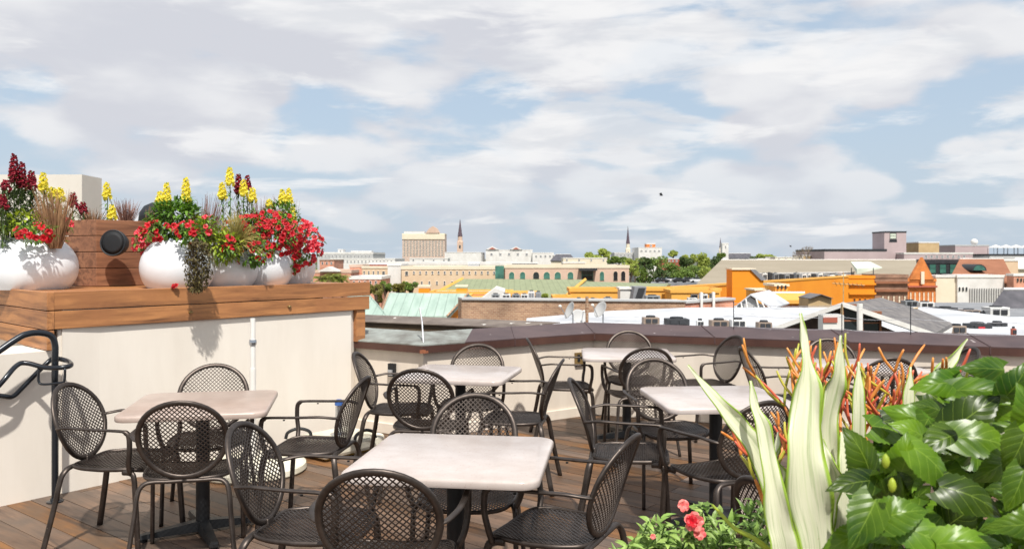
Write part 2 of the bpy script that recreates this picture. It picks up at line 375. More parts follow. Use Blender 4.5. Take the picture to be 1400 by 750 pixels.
def field(v, det=9):
    a_ = nz(2.3, det, .50, .12, v); b_ = nz(6.2, max(3, det-2), .52, .25, v)
    vo = N(nt, 'ShaderNodeTexVoronoi', i_Scale=6.5); vo.feature = 'SMOOTH_F1'; vo.inputs['Smoothness'].default_value = .55
    ad_ = N(nt, 'ShaderNodeVectorMath', operation='MULTIPLY_ADD'); nzc = N(nt, 'ShaderNodeTexNoise', i_Scale=5.0, i_Detail=6); nt.links.new(v, nzc.inputs['Vector'])
    nt.links.new(nzc.outputs['Color'], ad_.inputs[0]); ad_.inputs[1].default_value = (.28, .28, .28); nt.links.new(v, ad_.inputs[2]); nt.links.new(ad_.outputs[0], vo.inputs['Vector'])
    bl_ = mth('SUBTRACT', .62, vo.outputs['Distance'])
    return mth('ADD', mth('ADD', mth('MULTIPLY', a_, .72), mth('MULTIPLY', b_, .18)), mth('MULTIPLY', bl_, .34))
f0 = field(vec(0.0, CLOUD_OFF)); f1 = field(vec(.045, CLOUD_OFF), 5)
cover = rng(zc, .03, .34, -.005, .085, False)
dn = mth('ADD', f0, cover)
mask = rng(dn, CLOUD_T, CLOUD_T+.10)
# lit crowns, grey bases: compare the density a little higher up
shade = rng(mth('ADD', mth('MULTIPLY', mth('SUBTRACT', f1, f0), 2.2), mth('MULTIPLY', mth('SUBTRACT', dn, CLOUD_T), 1.5)), -.10, .34)
K = CLOUD_K
cb = tuple(v*K for v in (.87, .87, .885)); cd = tuple(v*K for v in (.68, .69, .745))
cloud = mix(shade, cb, cd)
skyc = N(nt, 'ShaderNodeMix', data_type='RGBA'); skyc.inputs['Factor'].default_value = .75
nt.links.new(sky.outputs[0], skyc.inputs['A']); skyc.inputs['B'].default_value = c4(tuple(v*K for v in (.55, .67, .80)))
# small fair-weather puffs, flat-based, in the lower sky
cu2 = N(nt, 'ShaderNodeCombineXYZ'); nt.links.new(mth('DIVIDE', sx.outputs[0], mth('ADD', zc, .9)), cu2.inputs[0]); nt.links.new(mth('DIVIDE', sx.outputs[1], mth('ADD', zc, .9)), cu2.inputs[1]); nt.links.new(mth('MULTIPLY', mth('POWER', mth('ADD', zc, .02), .7), 3.6), cu2.inputs[2])
mp3 = N(nt, 'ShaderNodeMapping'); mp3.inputs['Location'].default_value = (5.1, 2.2, 9.3); nt.links.new(cu2.outputs[0], mp3.inputs[0])
pf = mth('ADD', mth('MULTIPLY', nz(5.0, 9, .56, .35, mp3.outputs[0]), .7), mth('MULTIPLY', nz(2.2, 3, .5, 0, mp3.outputs[0]), .3))
pmask = mth('MULTIPLY', rng(pf, .495, .575), rng(zc, .0, .03))
psh = rng(nz(6.5, 5, .55, .3, mp3.outputs[0]), .40, .60)
puff = mix(psh, tuple(v*K for v in (.96, .955, .955)), tuple(v*K for v in (.74, .76, .80)))
hz = rng(sx.outputs[2], .0, .20, .8, 0)
c0 = mix(hz, skyc.outputs['Result'], tuple(v*K for v in (.56, .65, .745)))
c1 = mix(mth('MULTIPLY', mask, rng(sx.outputs[2], .0, .16, .45, .95)), c0, cloud)
c2 = mix(mth('MULTIPLY', pmask, .75), c1, puff)
nt.links.new(c2, bg.inputs['Color']); nt.links.new(bg.outputs[0], out.inputs['Surface'])

# ------------------------------------------------------------------ terrace setting
WO = Vector((-3.11, 5.27, 0)); WD = Vector((.626, .7796, 0)); WN = Vector((.7796, -.626, 0))   # wall line, direction, normal towards deck
def W(sv, n=0, z=0): return WO+WD*sv+WN*n+Vector((0, 0, z))
P0 = Vector((-1.48, 7.45, 0)); P1 = Vector((-.763, 7.0, 0)); P2 = Vector((.818, 8.1, 0)); P3 = Vector((7.2, 5.62, 0))
def perp(a, b):
    d = (b-a).normalized(); return Vector((-d.y, d.x, 0))     # outward (away from camera) for left->right lines
def offline(pts, o):
    res = []
    for i, p in enumerate(pts):
        if i == 0: n = perp(pts[0], pts[1]); res.append(p+n*o)
        elif i == len(pts)-1: n = perp(pts[-2], pts[-1]); res.append(p+n*o)
        else:
            n1 = perp(pts[i-1], p); n2 = perp(p, pts[i+1]); b = (n1+n2).normalized(); res.append(p+b*(o/max(.3, b.dot(n1))))
    return res
line = [P0+Vector((-.35, .22, 0)), P1, P2, P3]
# deck boards
deck = MB(); rr = random.Random(3); dd = Vector((math.cos(DA), math.sin(DA), 0)); dn_ = Vector((-dd.y, dd.x, 0))
cen = Vector((1.0, 4.5, 0)); bw = .142
for i in range(-48, 49):
    u = -8-rr.random()*2
    while u < 8:
        L = rr.choice((1.2, 1.8, 2.4, 3.0))*rr.uniform(.8, 1.1)
        c = cen+dn_*(i*bw)+dd*(u+L/2)
        u += L
        if c.y < -1.5: continue
        deck.box((c.x, c.y, -.0125+rr.uniform(-.0015, .0015)), (L-.004, bw-.005, .025), DA)
bm = bmesh.new()
me = bpy.data.meshes.new('deck'); me.from_pydata([tuple(v) for v in deck.v], [], deck.f); bm.from_mesh(me)
def cut(p, n):
    bmesh.ops.bisect_plane(bm, geom=bm.verts[:]+bm.edges[:]+bm.faces[:], plane_co=p, plane_no=n, clear_outer=True)
cut(P2+perp(P1, P2)*.15, perp(P2, P3)); cut(P2, Vector((0, 1, 0)))
cut(W(0, -.1), -WN)
cut(Vector((0, -1, 0)), Vector((0, -1, 0))); cut(Vector((6.5, 0, 0)), Vector((1, 0, 0)))
bm.to_mesh(me); bm.free(); me.materials.append(M['deck'])
dob = bpy.data.objects.new('deck', me); C.collection.objects.link(dob); tag(dob, kind='structure')
sub = MB().prism([(-3.6, 4.5), (-3.3, -1), (6.6, -1), (6.9, 5.75), (.818, 8.15), (-.76, 7.1), (-1.4, 7.5)], -.10, -.03)
tag(sub.build('deck_base', 'sub'), kind='structure')

# parapet wall with metal cap
par = empty('parapet_wall', (P2.x, P2.y, 0), 'low cream parapet wall with sloping dark brown metal cap around the terrace', 'wall')
wi = offline(line, .05); wo = offline(line, .36)
for i in range(3):
    MB().prism([wi[i].to_2d(), wi[i+1].to_2d(), wo[i+1].to_2d(), wo[i].to_2d()], -.1, .775).build('wall', 'stucco_grey' if i else 'stucco_grey', par)
    a, b = offline(line, .028)[i:i+2]; a2, b2 = wi[i:i+2]
    MB().prism([a.to_2d(), b.to_2d(), b2.to_2d(), a2.to_2d()], .0, .095).build('baseboard', 'stucco_grey', par, bevel=.006)
fo = offline(line, 0); bo = offline(line, .42); bi = offline(line, .022)
def capseg(a, b, c, d, name, mt, zt0=.814, zt1=.884, th=.01):
    n = MB(); n.hull([(a.x, a.y, zt0), (b.x, b.y, zt0), (c.x, c.y, zt1), (d.x, d.y, zt1)], [(a.x, a.y, zt0-th), (b.x, b.y, zt0-th), (c.x, c.y, zt1-th), (d.x, d.y, zt1-th)])
    return n.build(name, mt, par)
mid = P1.lerp(P2, .22); midb = bo[1].lerp(bo[2], .26)
capseg(fo[0], fo[1], bo[1], bo[0], 'cap_sheet', 'patina')
capseg(fo[1], mid, midb, bo[1], 'cap_sheet', 'patina')
capseg(mid, fo[2], bo[2], midb, 'cap_sheet', 'cap')
capseg(fo[2], fo[3], bo[3], bo[2], 'cap_sheet', 'cap')
for i in range(3):
    MB().hull([(fo[i].x, fo[i].y, .803), (fo[i+1].x, fo[i+1].y, .803), (bi[i+1].x, bi[i+1].y, .805), (bi[i].x, bi[i].y, .805)],
              [(fo[i].x, fo[i].y, .742), (fo[i+1].x, fo[i+1].y, .742), (bi[i+1].x, bi[i+1].y, .742), (bi[i].x, bi[i].y, .742)]).build('cap_fascia', 'cap_face', par)
    MB().hull([(bo[i].x, bo[i].y, .873), (bo[i+1].x, bo[i+1].y, .873), (wo[i+1].x, wo[i+1].y, .86), (wo[i].x, wo[i].y, .86)],
              [(bo[i].x, bo[i].y, .77), (bo[i+1].x, bo[i+1].y, .77), (wo[i+1].x, wo[i+1].y, .77), (wo[i].x, wo[i].y, .77)]).build('cap_fascia', 'cap_face', par)
# raised seams of the cap, and the rusty joint at the corner
for i, ts in ((1, (.5, .999)), (2, (.17, .34, .5, .66, .82))):
    for t in ts:
        a = fo[i].lerp(fo[i+1], t); b = bo[i].lerp(bo[i+1], t)
        MB().tube([(a.x, a.y, .75), (a.x, a.y, .816), (b.x, b.y, .886)], .006, 6).build('cap_seam', 'cap', par)
MB().box((P1.x, P1.y-.004, .757), (.05, .012, .03)).box((P1.x+.03, P1.y+.012, .752), (.03, .012, .02), .5).build('rusted_joint', 'rust', par)
# outlets
def outlet(px, y, d, nm, lb, m1, m2):
    c = P(px, y, d); r = empty(nm, c, lb, 'outlet')
    a = WD.to_2d().angle_signed(Vector((1, 0))) 
    return r, c
n12 = perp(P1, P2); ang12 = math.atan2((P2-P1).y, (P2-P1).x)
def on_seg(a, b, px, off=0.):   # point of the inner wall face seen at this photo column
    k = (px-700)/F; n = perp(a, b); a = a+n*off; b = b+n*off; d = b-a
    t = (k*a.y-a.x)/(d.x-k*d.y); return a+d*t
p = on_seg(P0, P1, 538, .05); ang01 = math.atan2((P1-P0).y, (P1-P0).x); z = EYE-(505-HY)/F*p.y
r = empty('outlet_box', (p.x, p.y, z), 'small black weatherproof outlet box on the cream wall left of the parapet corner', 'outlet')
n01 = perp(P0, P1)
MB().box(p-n01*.02+Vector((0, 0, z)), (.07, .04, .115), ang01).build('housing', 'black_iron', r, bevel=.005)
MB().box(p-n01*.045+Vector((.0, 0, z-.02)), (.05, .012, .05), ang01).build('cover', 'alu', r, bevel=.003)
p = on_seg(P1, P2, 791, .05); z = EYE-(490-HY)/F*p.y
r = empty('outlet_box', (p.x, p.y, z), 'open brass coloured outlet box on the parapet wall under the back table', 'outlet')
MB().box(p-n12*.015+Vector((0, 0, z)), (.11, .03, .125), ang12).build('housing', 'brass', r, bevel=.004)
MB().box(p-n12*.034+Vector((-.02, -.01, z+.01)), (.03, .01, .07), ang12).build('socket', 'black_iron', r)
# wire on short rods above the cap
rw = empty('guard_wire', (P2.x, P2.y, .88), 'thin wire strands strung between slim rods on top of the brown cap', 'wire')
bl = offline(line, .33); rods = []
for px in (1003, 1151, 1245, 1420):
    q = on_seg(P2, P3, px, .33); rods.append(q)
    MB().tube([(q.x, q.y, .868), (q.x, q.y, 1.135)], .004, 6).build('rod', 'rail', rw)
for z in (1.12, 1.01, .90):
    pts = []
    for i in range(len(rods)-1):
        for k in range(6):
            t = k/6; q = rods[i].lerp(rods[i+1], t); pts.append((q.x, q.y, z-.02*4*t*(1-t)))
    MB().tube(pts, .0018, 4).build('wire', 'alu', rw)
o = MB().tube([P(579, 471, 7.1), P(577, 440, 7.18), P(574, 421, 7.22)], .007, 6).build('thin_rod', 'alu'); tag(o, 'pale thin rod leaning up from the corner of the parapet', 'rod')

# second, lower parapet behind
Q0 = Vector((-2.4, 9.38, 0)); Q1 = Vector((-.007, 8.2, 0)); Q2 = Vector((1.0, 8.0, 0))
q = empty('outer_parapet', (Q0.x, Q0.y, .0), 'weathered grey brown coping of the lower roof behind the left parapet', 'wall')
e1 = Vector((0.06, .44, 0))
MB().hull([(Q0.x, Q0.y, .86), (Q1.x, Q1.y, .86), (Q1.x+.5, Q1.y+.19, .90), (Q0.x+.06, Q0.y+.44, .90)], [(Q0.x, Q0.y, .85), (Q1.x, Q1.y, .85), (Q1.x+.5, Q1.y+.19, .89), (Q0.x+.06, Q0.y+.44, .89)]).build('coping', 'cap_old', q)
MB().hull([(Q0.x+.02, Q0.y+.02, .849), (Q1.x+.02, Q1.y+.02, .849), (Q1.x+.45, Q1.y+.18, .88), (Q0.x+.06, Q0.y+.4, .88)], [(Q0.x+.02, Q0.y+.02, -13), (Q1.x+.02, Q1.y+.02, -13), (Q1.x+.45, Q1.y+.18, -13), (Q0.x+.06, Q0.y+.4, -13)]).build('wall', 'olive_face', q)
# the block below the terrace
hb = MB().prism([(-9, -3), (8, -3), (8, 5.0), (7.25, 5.7), (P2.x, P2.y+.2), (P1.x, P1.y+.2), (P0.x, P0.y+.2), (-4, 9.0), (-9, 9.0)], GZ-.5, -.11).build('terrace_building', 'stucco'); tag(hb, 'cream building that carries the roof terrace', 'building')

# left wall with wooden ledge
wl = empty('terrace_wall', W(0), 'tall smooth cream wall carrying the wooden ledge on the left', 'wall')
MB().prism([W(.17).to_2d(), W(2.66).to_2d(), W(2.74, -.05).to_2d(), W(2.76, -.14).to_2d(), W(2.7, -.5).to_2d(), W(.30, -.5).to_2d()], -.1, 1.09).build('wall', 'stucco', wl, bevel=.015)
MB().prism([W(-3).to_2d(), W(.1695).to_2d(), W(.2995, -.5).to_2d(), W(-3, -.5).to_2d()], -.1, .95).build('lower_wall', 'stucco', wl)
wd = empty('wooden_ledge', W(0, .03, 1.08), 'broad orange brown timber ledge of stacked boards on top of the cream wall', 'ledge')
S0, S1 = .10, 2.86
def plank(sa, sb, z0, z1, nn=.03, th=.045, name='board', mt='cedar'):
    MB().prism([W(sa, nn).to_2d(), W(sb, nn).to_2d(), W(sb, nn-th).to_2d(), W(sa, nn-th).to_2d()], z0, z1).build(name, mt, wd, bevel=.004)
plank(S0, S1, 1.215, 1.337); plank(S0+.012, S1-.005, 1.09, 1.209, .026)
# left return of the ledge running back
A0 = W(S0-.004, .03); bd = Vector((-.63, .6, 0)).normalized(); bnrm = Vector((-bd.y, bd.x, 0))
for k, (z0, z1) in enumerate(((1.215, 1.335), (1.088, 1.209), (.955, 1.082))):
    e = A0+bd*1.6; ti = Vector((bd.y, -bd.x, 0))*.045
    MB().prism([A0.to_2d(), e.to_2d(), (e+ti).to_2d(), (A0+ti).to_2d()], z0, z1).build('board', 'cedar_side', wd, bevel=.004)
MB().prism([(A0+Vector((.02, .06, 0))).to_2d(), W(S1-.03, -.02).to_2d(), W(S1-.03, -2.3).to_2d(), (A0+bd*1.55+Vector((.05, .05, 0))).to_2d()], 1.29, 1.325).build('top_board', 'cedar', wd)
MB().prism([(A0+Vector((.05, .09, 0))).to_2d(), W(2.4, -.1).to_2d(), W(2.4, -2.3).to_2d(), (A0+bd*1.5+Vector((.08, .08, 0))).to_2d()], -.1, 1.288).build('core', 'stucco', wd)
MB().prism([W(2.72, .01).to_2d(), W(2.82, .01).to_2d(), W(2.82, -.08).to_2d(), W(2.72, -.08).to_2d()], .80, 1.088).build('end_post', 'cedar', wd, bevel=.004)
# bolt in board
b = W(2.0, .095, 1.15)
for k in (1.1, 1.98): 
    q = W(k, .030, 1.155)
    MB().lathe([(.0, -.012), (.014, -.01), (.018, 0), (.012, .008), (0.001, .012)], q, 10).build('bolt', 'brass', wd, smooth=True)
# handrail
h = empty('handrail', (-2.92, 5.23, 0), 'black bent tube handrail with looped end in front of the left wall', 'handrail')
post = [(-2.92, 5.23, 0), (-2.92, 5.23, .5), (-2.92, 5.23, .96)]
up = bez([(-2.92, 5.23, .9), (-2.92, 5.23, 1.0), (-2.935, 5.215, 1.06), (-2.975, 5.17, 1.085), (-3.02, 5.11, 1.085), (-3.07, 5.05, 1.05), (-3.24, 4.84, .87), (-3.85, 4.08, .25)], 6)
MB().tube([(-2.92, 5.23, 0), (-2.92, 5.23, .92)], .0205, 12).build('post', 'rail', h, smooth='auto')
MB().tube(up, .0205, 12).build('upper_rail', 'rail', h, smooth=True)
lo = bez([P(-60, 590, 4.9), P(0, 525, 5.0), P(22, 500, 5.1), P(36, 496, 5.14), P(62, 502, 5.15), P(84, 502, 5.15), P(97, 499, 5.2), P(92, 493, 5.3), P(74, 490, 5.31), P(62, 498, 5.27), P(34, 526, 5.2), P(18, 541, 5.15), P(4, 541, 5.1), P(-40, 536, 5.0)], 6)
MB().tube(lo, .0155, 12).build('looped_rail', 'rail', h, smooth=True)
MB().tube(bez([P(53, 503, 5.15), P(53, 521, 5.15), P(60, 525, 5.15), P(82, 523, 5.15), P(88, 520, 5.15), P(89, 503, 5.15)], 5), .008, 8).build('bracket', 'rail', h, smooth=True)
MB().lathe([(.05, 0), (.05, .008), (.03, .012), (.026, .03)], (-2.92, 5.23, 0), 16).build('foot_plate', 'rail', h)

# umbrella bases
u = empty('umbrella_base', (-1.90, 6.0, 0), 'round white umbrella base with a tall bare aluminium pole by the left wall', 'umbrella base')
MB().lathe([(.37, 0), (.385, .015), (.38, .05), (.33, .075), (.1, .085), (.05, .09)], (-1.90, 6.0, 0), 40).build('base', 'umb_base', u, smooth='auto')
MB().tube([(-1.9, 6.0, .09), (-1.9, 6.0, .75)], .023, 12).build('sleeve', 'white_paint', u, smooth='auto')
MB().tube([(-1.9, 6.0, .75), (-1.9, 6.0, 1.115)], .019, 12).build('pole', 'white_paint', u, smooth='auto')
MB().lathe([(.026, -.02), (.028, 0), (.026, .02)], (-1.9, 6.0, .94), 12).build('collar', 'chrome', u)
u = empty('umbrella_base', (-1.42, 6.60, 0), 'square white umbrella base with short chrome stub and black handles', 'umbrella base')
ax = WA
MB().box((-1.42, 6.60, .075), (.62, .5, .11), ax).build('base', 'umb_base', u, bevel=.03)
MB().box((-1.42, 6.60, .012), (.5, .4, .02), ax).build('foot_strip', 'yellow', u)
MB().tube([(-1.40, 6.62, .13), (-1.40, 6.62, .37)], .028, 14).build('sleeve', 'chrome', u, smooth='auto')
MB().lathe([(.034, 0), (.034, .03), (.02, .045)], (-1.40, 6.62, .37), 14).build('lock_ring', 'blue', u)
MB().lathe([(.07, 0), (.07, .01), (.035, .02)], (-1.40, 6.62, .13), 16).build('flange', 'chrome', u)
for (x, y, a) in ((-1.70, 6.52, .3), (-1.16, 6.46, .8)):
    c = Vector((x, y, .125)); dv = Vector((math.cos(a), math.sin(a), 0))*.1
    MB().tube(bez([c-dv, c-dv*.8+Vector((0, 0, .05)), c+Vector((0, 0, .075)), c+dv*.8+Vector((0, 0, .05)), c+dv], 5), .013, 8).build('handle', 'black_iron', u, smooth=True)
# ------------------------------------------------------------------ perforated sheets
def lattice(inside, clamp, mapf, h, hole, ext, th):
    mb = MB(); idx = {}
    def vid(u, v, s_, tagk=0):
        k = (round(u, 5), round(v, 5), s_, tagk)
        if k not in idx:
            uu, vv = clamp(u, v); p, nrm = mapf(uu, vv)
            idx[k] = len(mb.v); mb.v.append(Vector(p)+Vector(nrm)*(th/2*s_))
        return idx[k]
    n = int(ext/h)+2
    for i in range(-n, n+1):
        for j in range(-n, n+1):
            if (i+j) % 2: continue
            cu, cv = i*h, j*h
            if not inside(cu, cv): continue
            o = [(cu+h, cv), (cu, cv+h), (cu-h, cv), (cu, cv-h)]
            q = [(cu+h*hole, cv), (cu, cv+h*hole), (cu-h*hole, cv), (cu, cv-h*hole)]
            for k in range(4):
                k2 = (k+1) % 4
                T = [vid(*o[k], 1), vid(*o[k2], 1), vid(*q[k2], 1, 1), vid(*q[k], 1, 1)]
                B = [vid(*o[k], -1), vid(*o[k2], -1), vid(*q[k2], -1, 1), vid(*q[k], -1, 1)]
                mb.f.append(tuple(T)); mb.f.append(tuple(B[::-1]))
                mb.f.append((T[3], T[2], B[2], B[3]))
    return mb
SB, CB = math.sin(R(19)), math.cos(R(19))
def back_pt(u, v):       # disc coordinates -> chair space (local: +y forward)
    cc = Vector((0, -.262, .664))
    bow = .035*(u/.22)**2 - .016
    p = cc+Vector((u, 0, 0))+Vector((0, -SB, CB))*v+Vector((0, CB, SB))*bow
    return p, Vector((-.07*u/.22*1.5, CB, SB)).normalized()
RB = .208
def back_panel(h=.0122):
    def clamp(u, v):
        r = math.hypot(u, v)
        return (u*RB/r, v*RB/r) if r > RB else (u, v)
    return lattice(lambda u, v: math.hypot(u, v) < RB+.004, clamp, back_pt, h, .735, .23, .0028)
def seat_pt(u, v):
    x = max(-1, min(1, u/.22))
    z = .446+.014*abs(x)**2.2-.006*math.cos(v*9)
    if v > .12: z -= 1.9*(v-.12)**2
    if v < -.13: z += .6*(-.13-v)**2
    return Vector((u, v, z)), Vector((0, 0, 1))
def seat_half(v):
    return .205+.02*math.sin(max(0, min(1, (v+.2)/.4))*math.pi)+.008*(v/.2)
def seat_clamp(u, v):
    v = max(-.205, min(.215, v)); hw = seat_half(v)
    e = 5
    a = abs(u)/hw; b = abs(v-.005)/.21
    t = (a**e+b**e)**(1/e)
    if t > 1: u, v = u/t, .005+(v-.005)/t
    return u, v
def seat_panel():
    def ins(u, v):
        hw = seat_half(v) if -.23 < v < .23 else .2
        return (abs(u)/(hw+.004))**5+(abs(v-.005)/.214)**5 < 1
    return lattice(ins, seat_clamp, seat_pt, .0118, .66, .25, .003)
def seat_rim():
    pts = []
    for i in range(40):
        th = 2*math.pi*i/40; a = math.cos(th); b = math.sin(th)
        u = .212*math.copysign(abs(a)**.45, a); v = .005+.21*math.copysign(abs(b)**.45, b)
        u, v = seat_clamp(u*1.2, v*1.2 if abs(v) > .15 else v); p, _ = seat_pt(u, v); pts.append(p-Vector((0, 0, .004)))
    return pts
def make_chair(loc, rz, label, group, cmat='chair'):
    r = empty('chair', (0, 0, 0), label, 'chair', group)
    back_panel().build('backrest', cmat, r)
    rim = [back_pt(RB*math.cos(t), RB*math.sin(t))[0] for t in [2*math.pi*i/40 for i in range(40)]]
    MB().tube([p for p in rim], .0145, 12, ry=.0105, closed=True, up=(0, 1, .3)).build('back_frame', cmat, r, smooth=True)
    seat_panel().build('seat', cmat, r)
    MB().tube(seat_rim(), .008, 8, ry=.011, closed=True).build('seat_frame', cmat, r, smooth=True)
    # neck joining the oval and the seat
    MB().hull([(-.032, -.205, .452), (.032, -.205, .452), (.026, -.205, .475), (-.026, -.205, .475)], [(-.032, -.19, .45), (.032, -.19, .45), (.026, -.195, .473), (-.026, -.195, .473)]).build('bracket', cmat, r, bevel=.003)
    # rear legs: half of an upside-down U each
    for sx_ in (-1, 1):
        MB().tube(bez([(0, -.207, .444), (sx_*.08, -.207, .443), (sx_*.15, -.208, .444), (sx_*.192, -.213, .432), (sx_*.215, -.225, .39), (sx_*.228, -.245, .27), (sx_*.245, -.275, .12), (sx_*.258, -.30, .0)], 5), .0115, 10, ry=.017, up=(0, 1, 0)).build('leg', cmat, r, smooth=True)
    for sx_ in (-1, 1):
        MB().tube(bez([(sx_*.214, .12, .438), (sx_*.222, .165, .436), (sx_*.229, .188, .41), (sx_*.232, .198, .3), (sx_*.236, .21, .12), (sx_*.238, .218, 0)], 5), .016, 10, ry=.0115, up=(1, 0, 0)).build('leg', cmat, r, smooth=True)
    for sx_ in (-1, 1):
        a0 = back_pt(sx_*.2075, -.012)[0]
        MB().tube(bez([a0, a0+Vector((sx_*.022, .02, .004)), (sx_*.258, -.15, .672), (sx_*.266, -.03, .668), (sx_*.268, .13, .664), (sx_*.267, .168, .655), (sx_*.266, .183, .63), (sx_*.264, .184, .56), (sx_*.252, .172, .49), (sx_*.228, .168, .435)], 5), .013, 10, ry=[.0075]*22+[.009, .011]+[.0135]*22, up=(0, 0, 1)).build('arm', cmat, r, smooth=True)
    for sx_ in (-1, 1):
        MB().lathe([(.006, -.006), (.006, 0)], (sx_*.266, .05, .655), 6).build('arm_stud', 'black_iron', r)
    r.location = loc; r.rotation_euler = (0, 0, rz)
    return r
def make_table(label, tm, big=.77):
    r = empty('table', (0, 0, 0), label, 'table', 'square terrace tables')
    # rounded square top
    n = 8; rc = .075; hw = big/2; pts = []
    for k, (cx, cy) in enumerate(((hw-rc, hw-rc), (-hw+rc, hw-rc), (-hw+rc, -hw+rc), (hw-rc, -hw+rc))):
        for i in range(n+1):
            a = math.pi/2*(k+i/n); pts.append((cx+rc*math.cos(a), cy+rc*math.sin(a)))
    mb = MB(); prof = [(-.012, .705), (-.003, .7065), (0, .713), (0, .727), (-.002, .733), (-.007, .7375), (-.014, .7395)]
    m_ = len(pts)
    for off, z in prof:
        for (x, y) in pts:
            l = math.hypot(x, y); mb.v.append(Vector((x+x/l*off, y+y/l*off, z)))
    for i in range(len(prof)-1):
        for j in range(m_): mb.f.append((i*m_+j, i*m_+(j+1) % m_, (i+1)*m_+(j+1) % m_, (i+1)*m_+j))
    mb.f.append(tuple(range(m_-1, -1, -1))); mb.f.append(tuple((len(prof)-1)*m_+j for j in range(m_)))
    mb.build('tabletop', tm, r, smooth='auto')
    MB().tube([(0, 0, .06), (0, 0, .69)], .038, 20).build('column', 'black_iron', r, smooth='auto')
    sp = MB()
    for k in range(4):
        a = R(45+90*k); d = Vector((math.cos(a), math.sin(a), 0)); t = Vector((-d.y, d.x, 0))
        sp.hull([d*.03+t*.02+Vector((0, 0, .704)), d*.03-t*.02+Vector((0, 0, .704)), d*.03-t*.02+Vector((0, 0, .66)), d*.03+t*.02+Vector((0, 0, .66))],
                [d*.26+t*.012+Vector((0, 0, .704)), d*.26-t*.012+Vector((0, 0, .704)), d*.26-t*.012+Vector((0, 0, .69)), d*.26+t*.012+Vector((0, 0, .69))])
    sp.build('bracket', 'black_iron', r)
    for k in range(4):
        a = R(90*k+20); d = Vector((math.cos(a), math.sin(a), 0)); t = Vector((-d.y, d.x, 0)); f = MB()
        secs = []
        for q, wd_, h_ in ((.0, .036, .075), (.1, .034, .066), (.25, .028, .048), (.33, .026, .040), (.35, .015, .034)):
            c = d*q; secs.append([c+t*wd_+Vector((0, 0, .018)), c-t*wd_+Vector((0, 0, .018)), c-t*wd_*.75+Vector((0, 0, h_)), c+t*wd_*.75+Vector((0, 0, h_))])
        for i in range(len(secs)-1): f.hull(secs[i], secs[i+1])
        lg = f.build('foot', 'black_iron', r)
        MB().lathe([(.02, 0), (.022, .012), (.012, .02)], d*.31, 12).build('glide', 'black_iron', lg, world=False)
    return r
tables = [  # x, y, rotation, label, material
 (-1.76, 4.66, R(11), 'pinkish stone topped table by the left wall beside the tall bare umbrella pole', 'table_pink'),
 (-.235, 3.42, R(-7.5), 'pale stone topped table nearest the viewer in the middle of the terrace', 'table'),
 (-.37, 5.88, R(-12), 'pale stone topped table in front of the outlet box and parapet corner', 'table'),
 (1.21, 4.86, R(4), 'pale stone topped table whose right end is hidden by the striped leaves', 'table'),
 (.99, 7.06, R(-4), 'small looking far table pushed close to the angle of the brown parapet', 'table'),
 (2.66, 6.27, R(4), 'far right table mostly hidden behind the orange red stick plant', 'table')]
tp = {}
for i, (x, y, a, lb, tm) in enumerate(tables):
    if tm not in tp: t = make_table(lb, tm); tp[tm] = t; t.location = (x, y, 0); t.rotation_euler = (0, 0, a)
    else: t = dup(tp[tm], (x, y, 0), a, lb)
G = 'perforated metal armchairs round the terrace tables'
def oc(px, ytop, dx=0):   # world position of the oval back from its top pixel
    d = (EYE-.868)*F/(ytop-HY); return (PX(px, d)+dx, d)
chairs = [ # (x, y of oval), facing deg, label
 ((-2.41, 4.53), -5, 'brown mesh armchair beside the black handrail post, facing the pinkish table'),
 ((-1.63, 4.04), 102, 'dark mesh armchair with its round back to the viewer, before the pinkish table'),
 ((-1.93, 5.30), 284, 'mesh armchair tucked behind the pinkish table against the cream wall'),
 ((-.92, 4.80), 173, 'mesh armchair seen edge-on at the right of the pinkish table'),
 ((-1.09, 3.44), -8, 'mesh armchair at the left side of the nearest table, seen at a slant'),
 ((-.453, 2.76), 88, 'large dark mesh armchair nearest the viewer, back turned, at the nearest table'),
 ((-.19, 4.13), 267, 'sunlit mesh armchair facing the viewer behind the nearest table'),
 ((.42, 3.25), 154, 'mesh armchair right of the nearest table with full curved seat in view'),
 ((-1.09, 6.03), -4, 'mesh armchair near the black outlet box, left of the table at the parapet corner'),
 ((-.585, 5.19), 84, 'dark mesh armchair with its round back turned, before the table at the parapet corner'),
 ((-.276, 6.55), 264, 'sunlit mesh armchair between the parapet wall and the table at the parapet corner'),
 ((.28, 5.62), 171, 'mesh armchair seen edge-on right of the table at the parapet corner'),
 ((.20, 7.08), 2, 'slim looking mesh armchair left of the small far table, tilted back dark against the parapet'),
 ((1.11, 8.0-.25), 268, 'pale sunlit mesh armchair in the angle of the parapet behind the far table'),
 ((1.06, 6.43), 95, 'black mesh armchair with its back turned in front of the small far table'),
 ((1.95, 7.30), 198, 'dark mesh armchair right of the small far table, below the brown cap, facing left'),
 ((.40, 4.71), -9, 'dark mesh armchair left of the table behind the striped leaves'),
 ((.985, 5.60), 278, 'silvery mesh armchair facing the viewer behind the table with the striped leaves'),
 ((1.215, 4.04), 114, 'brown mesh armchair partly behind the slanting striped leaf and stick plant'),
 ((.84, 2.60), 22, 'slate grey mesh armchair low behind the striped leaf and the small green shrub'),
 ((1.86, 6.38), 3, 'dark mesh armchair between the two far tables, facing the right one'),
 ((2.72, 7.0), 266, 'pale mesh armchair behind the far right table, just above the stick plant tips'),
 ((2.65, 5.76), 92, 'black mesh armchair with its back turned behind the tangle of orange sticks'),
 ((3.52, 6.36), 176, 'dark mesh armchair at the far right just above the glossy leaves')]
cp0 = None
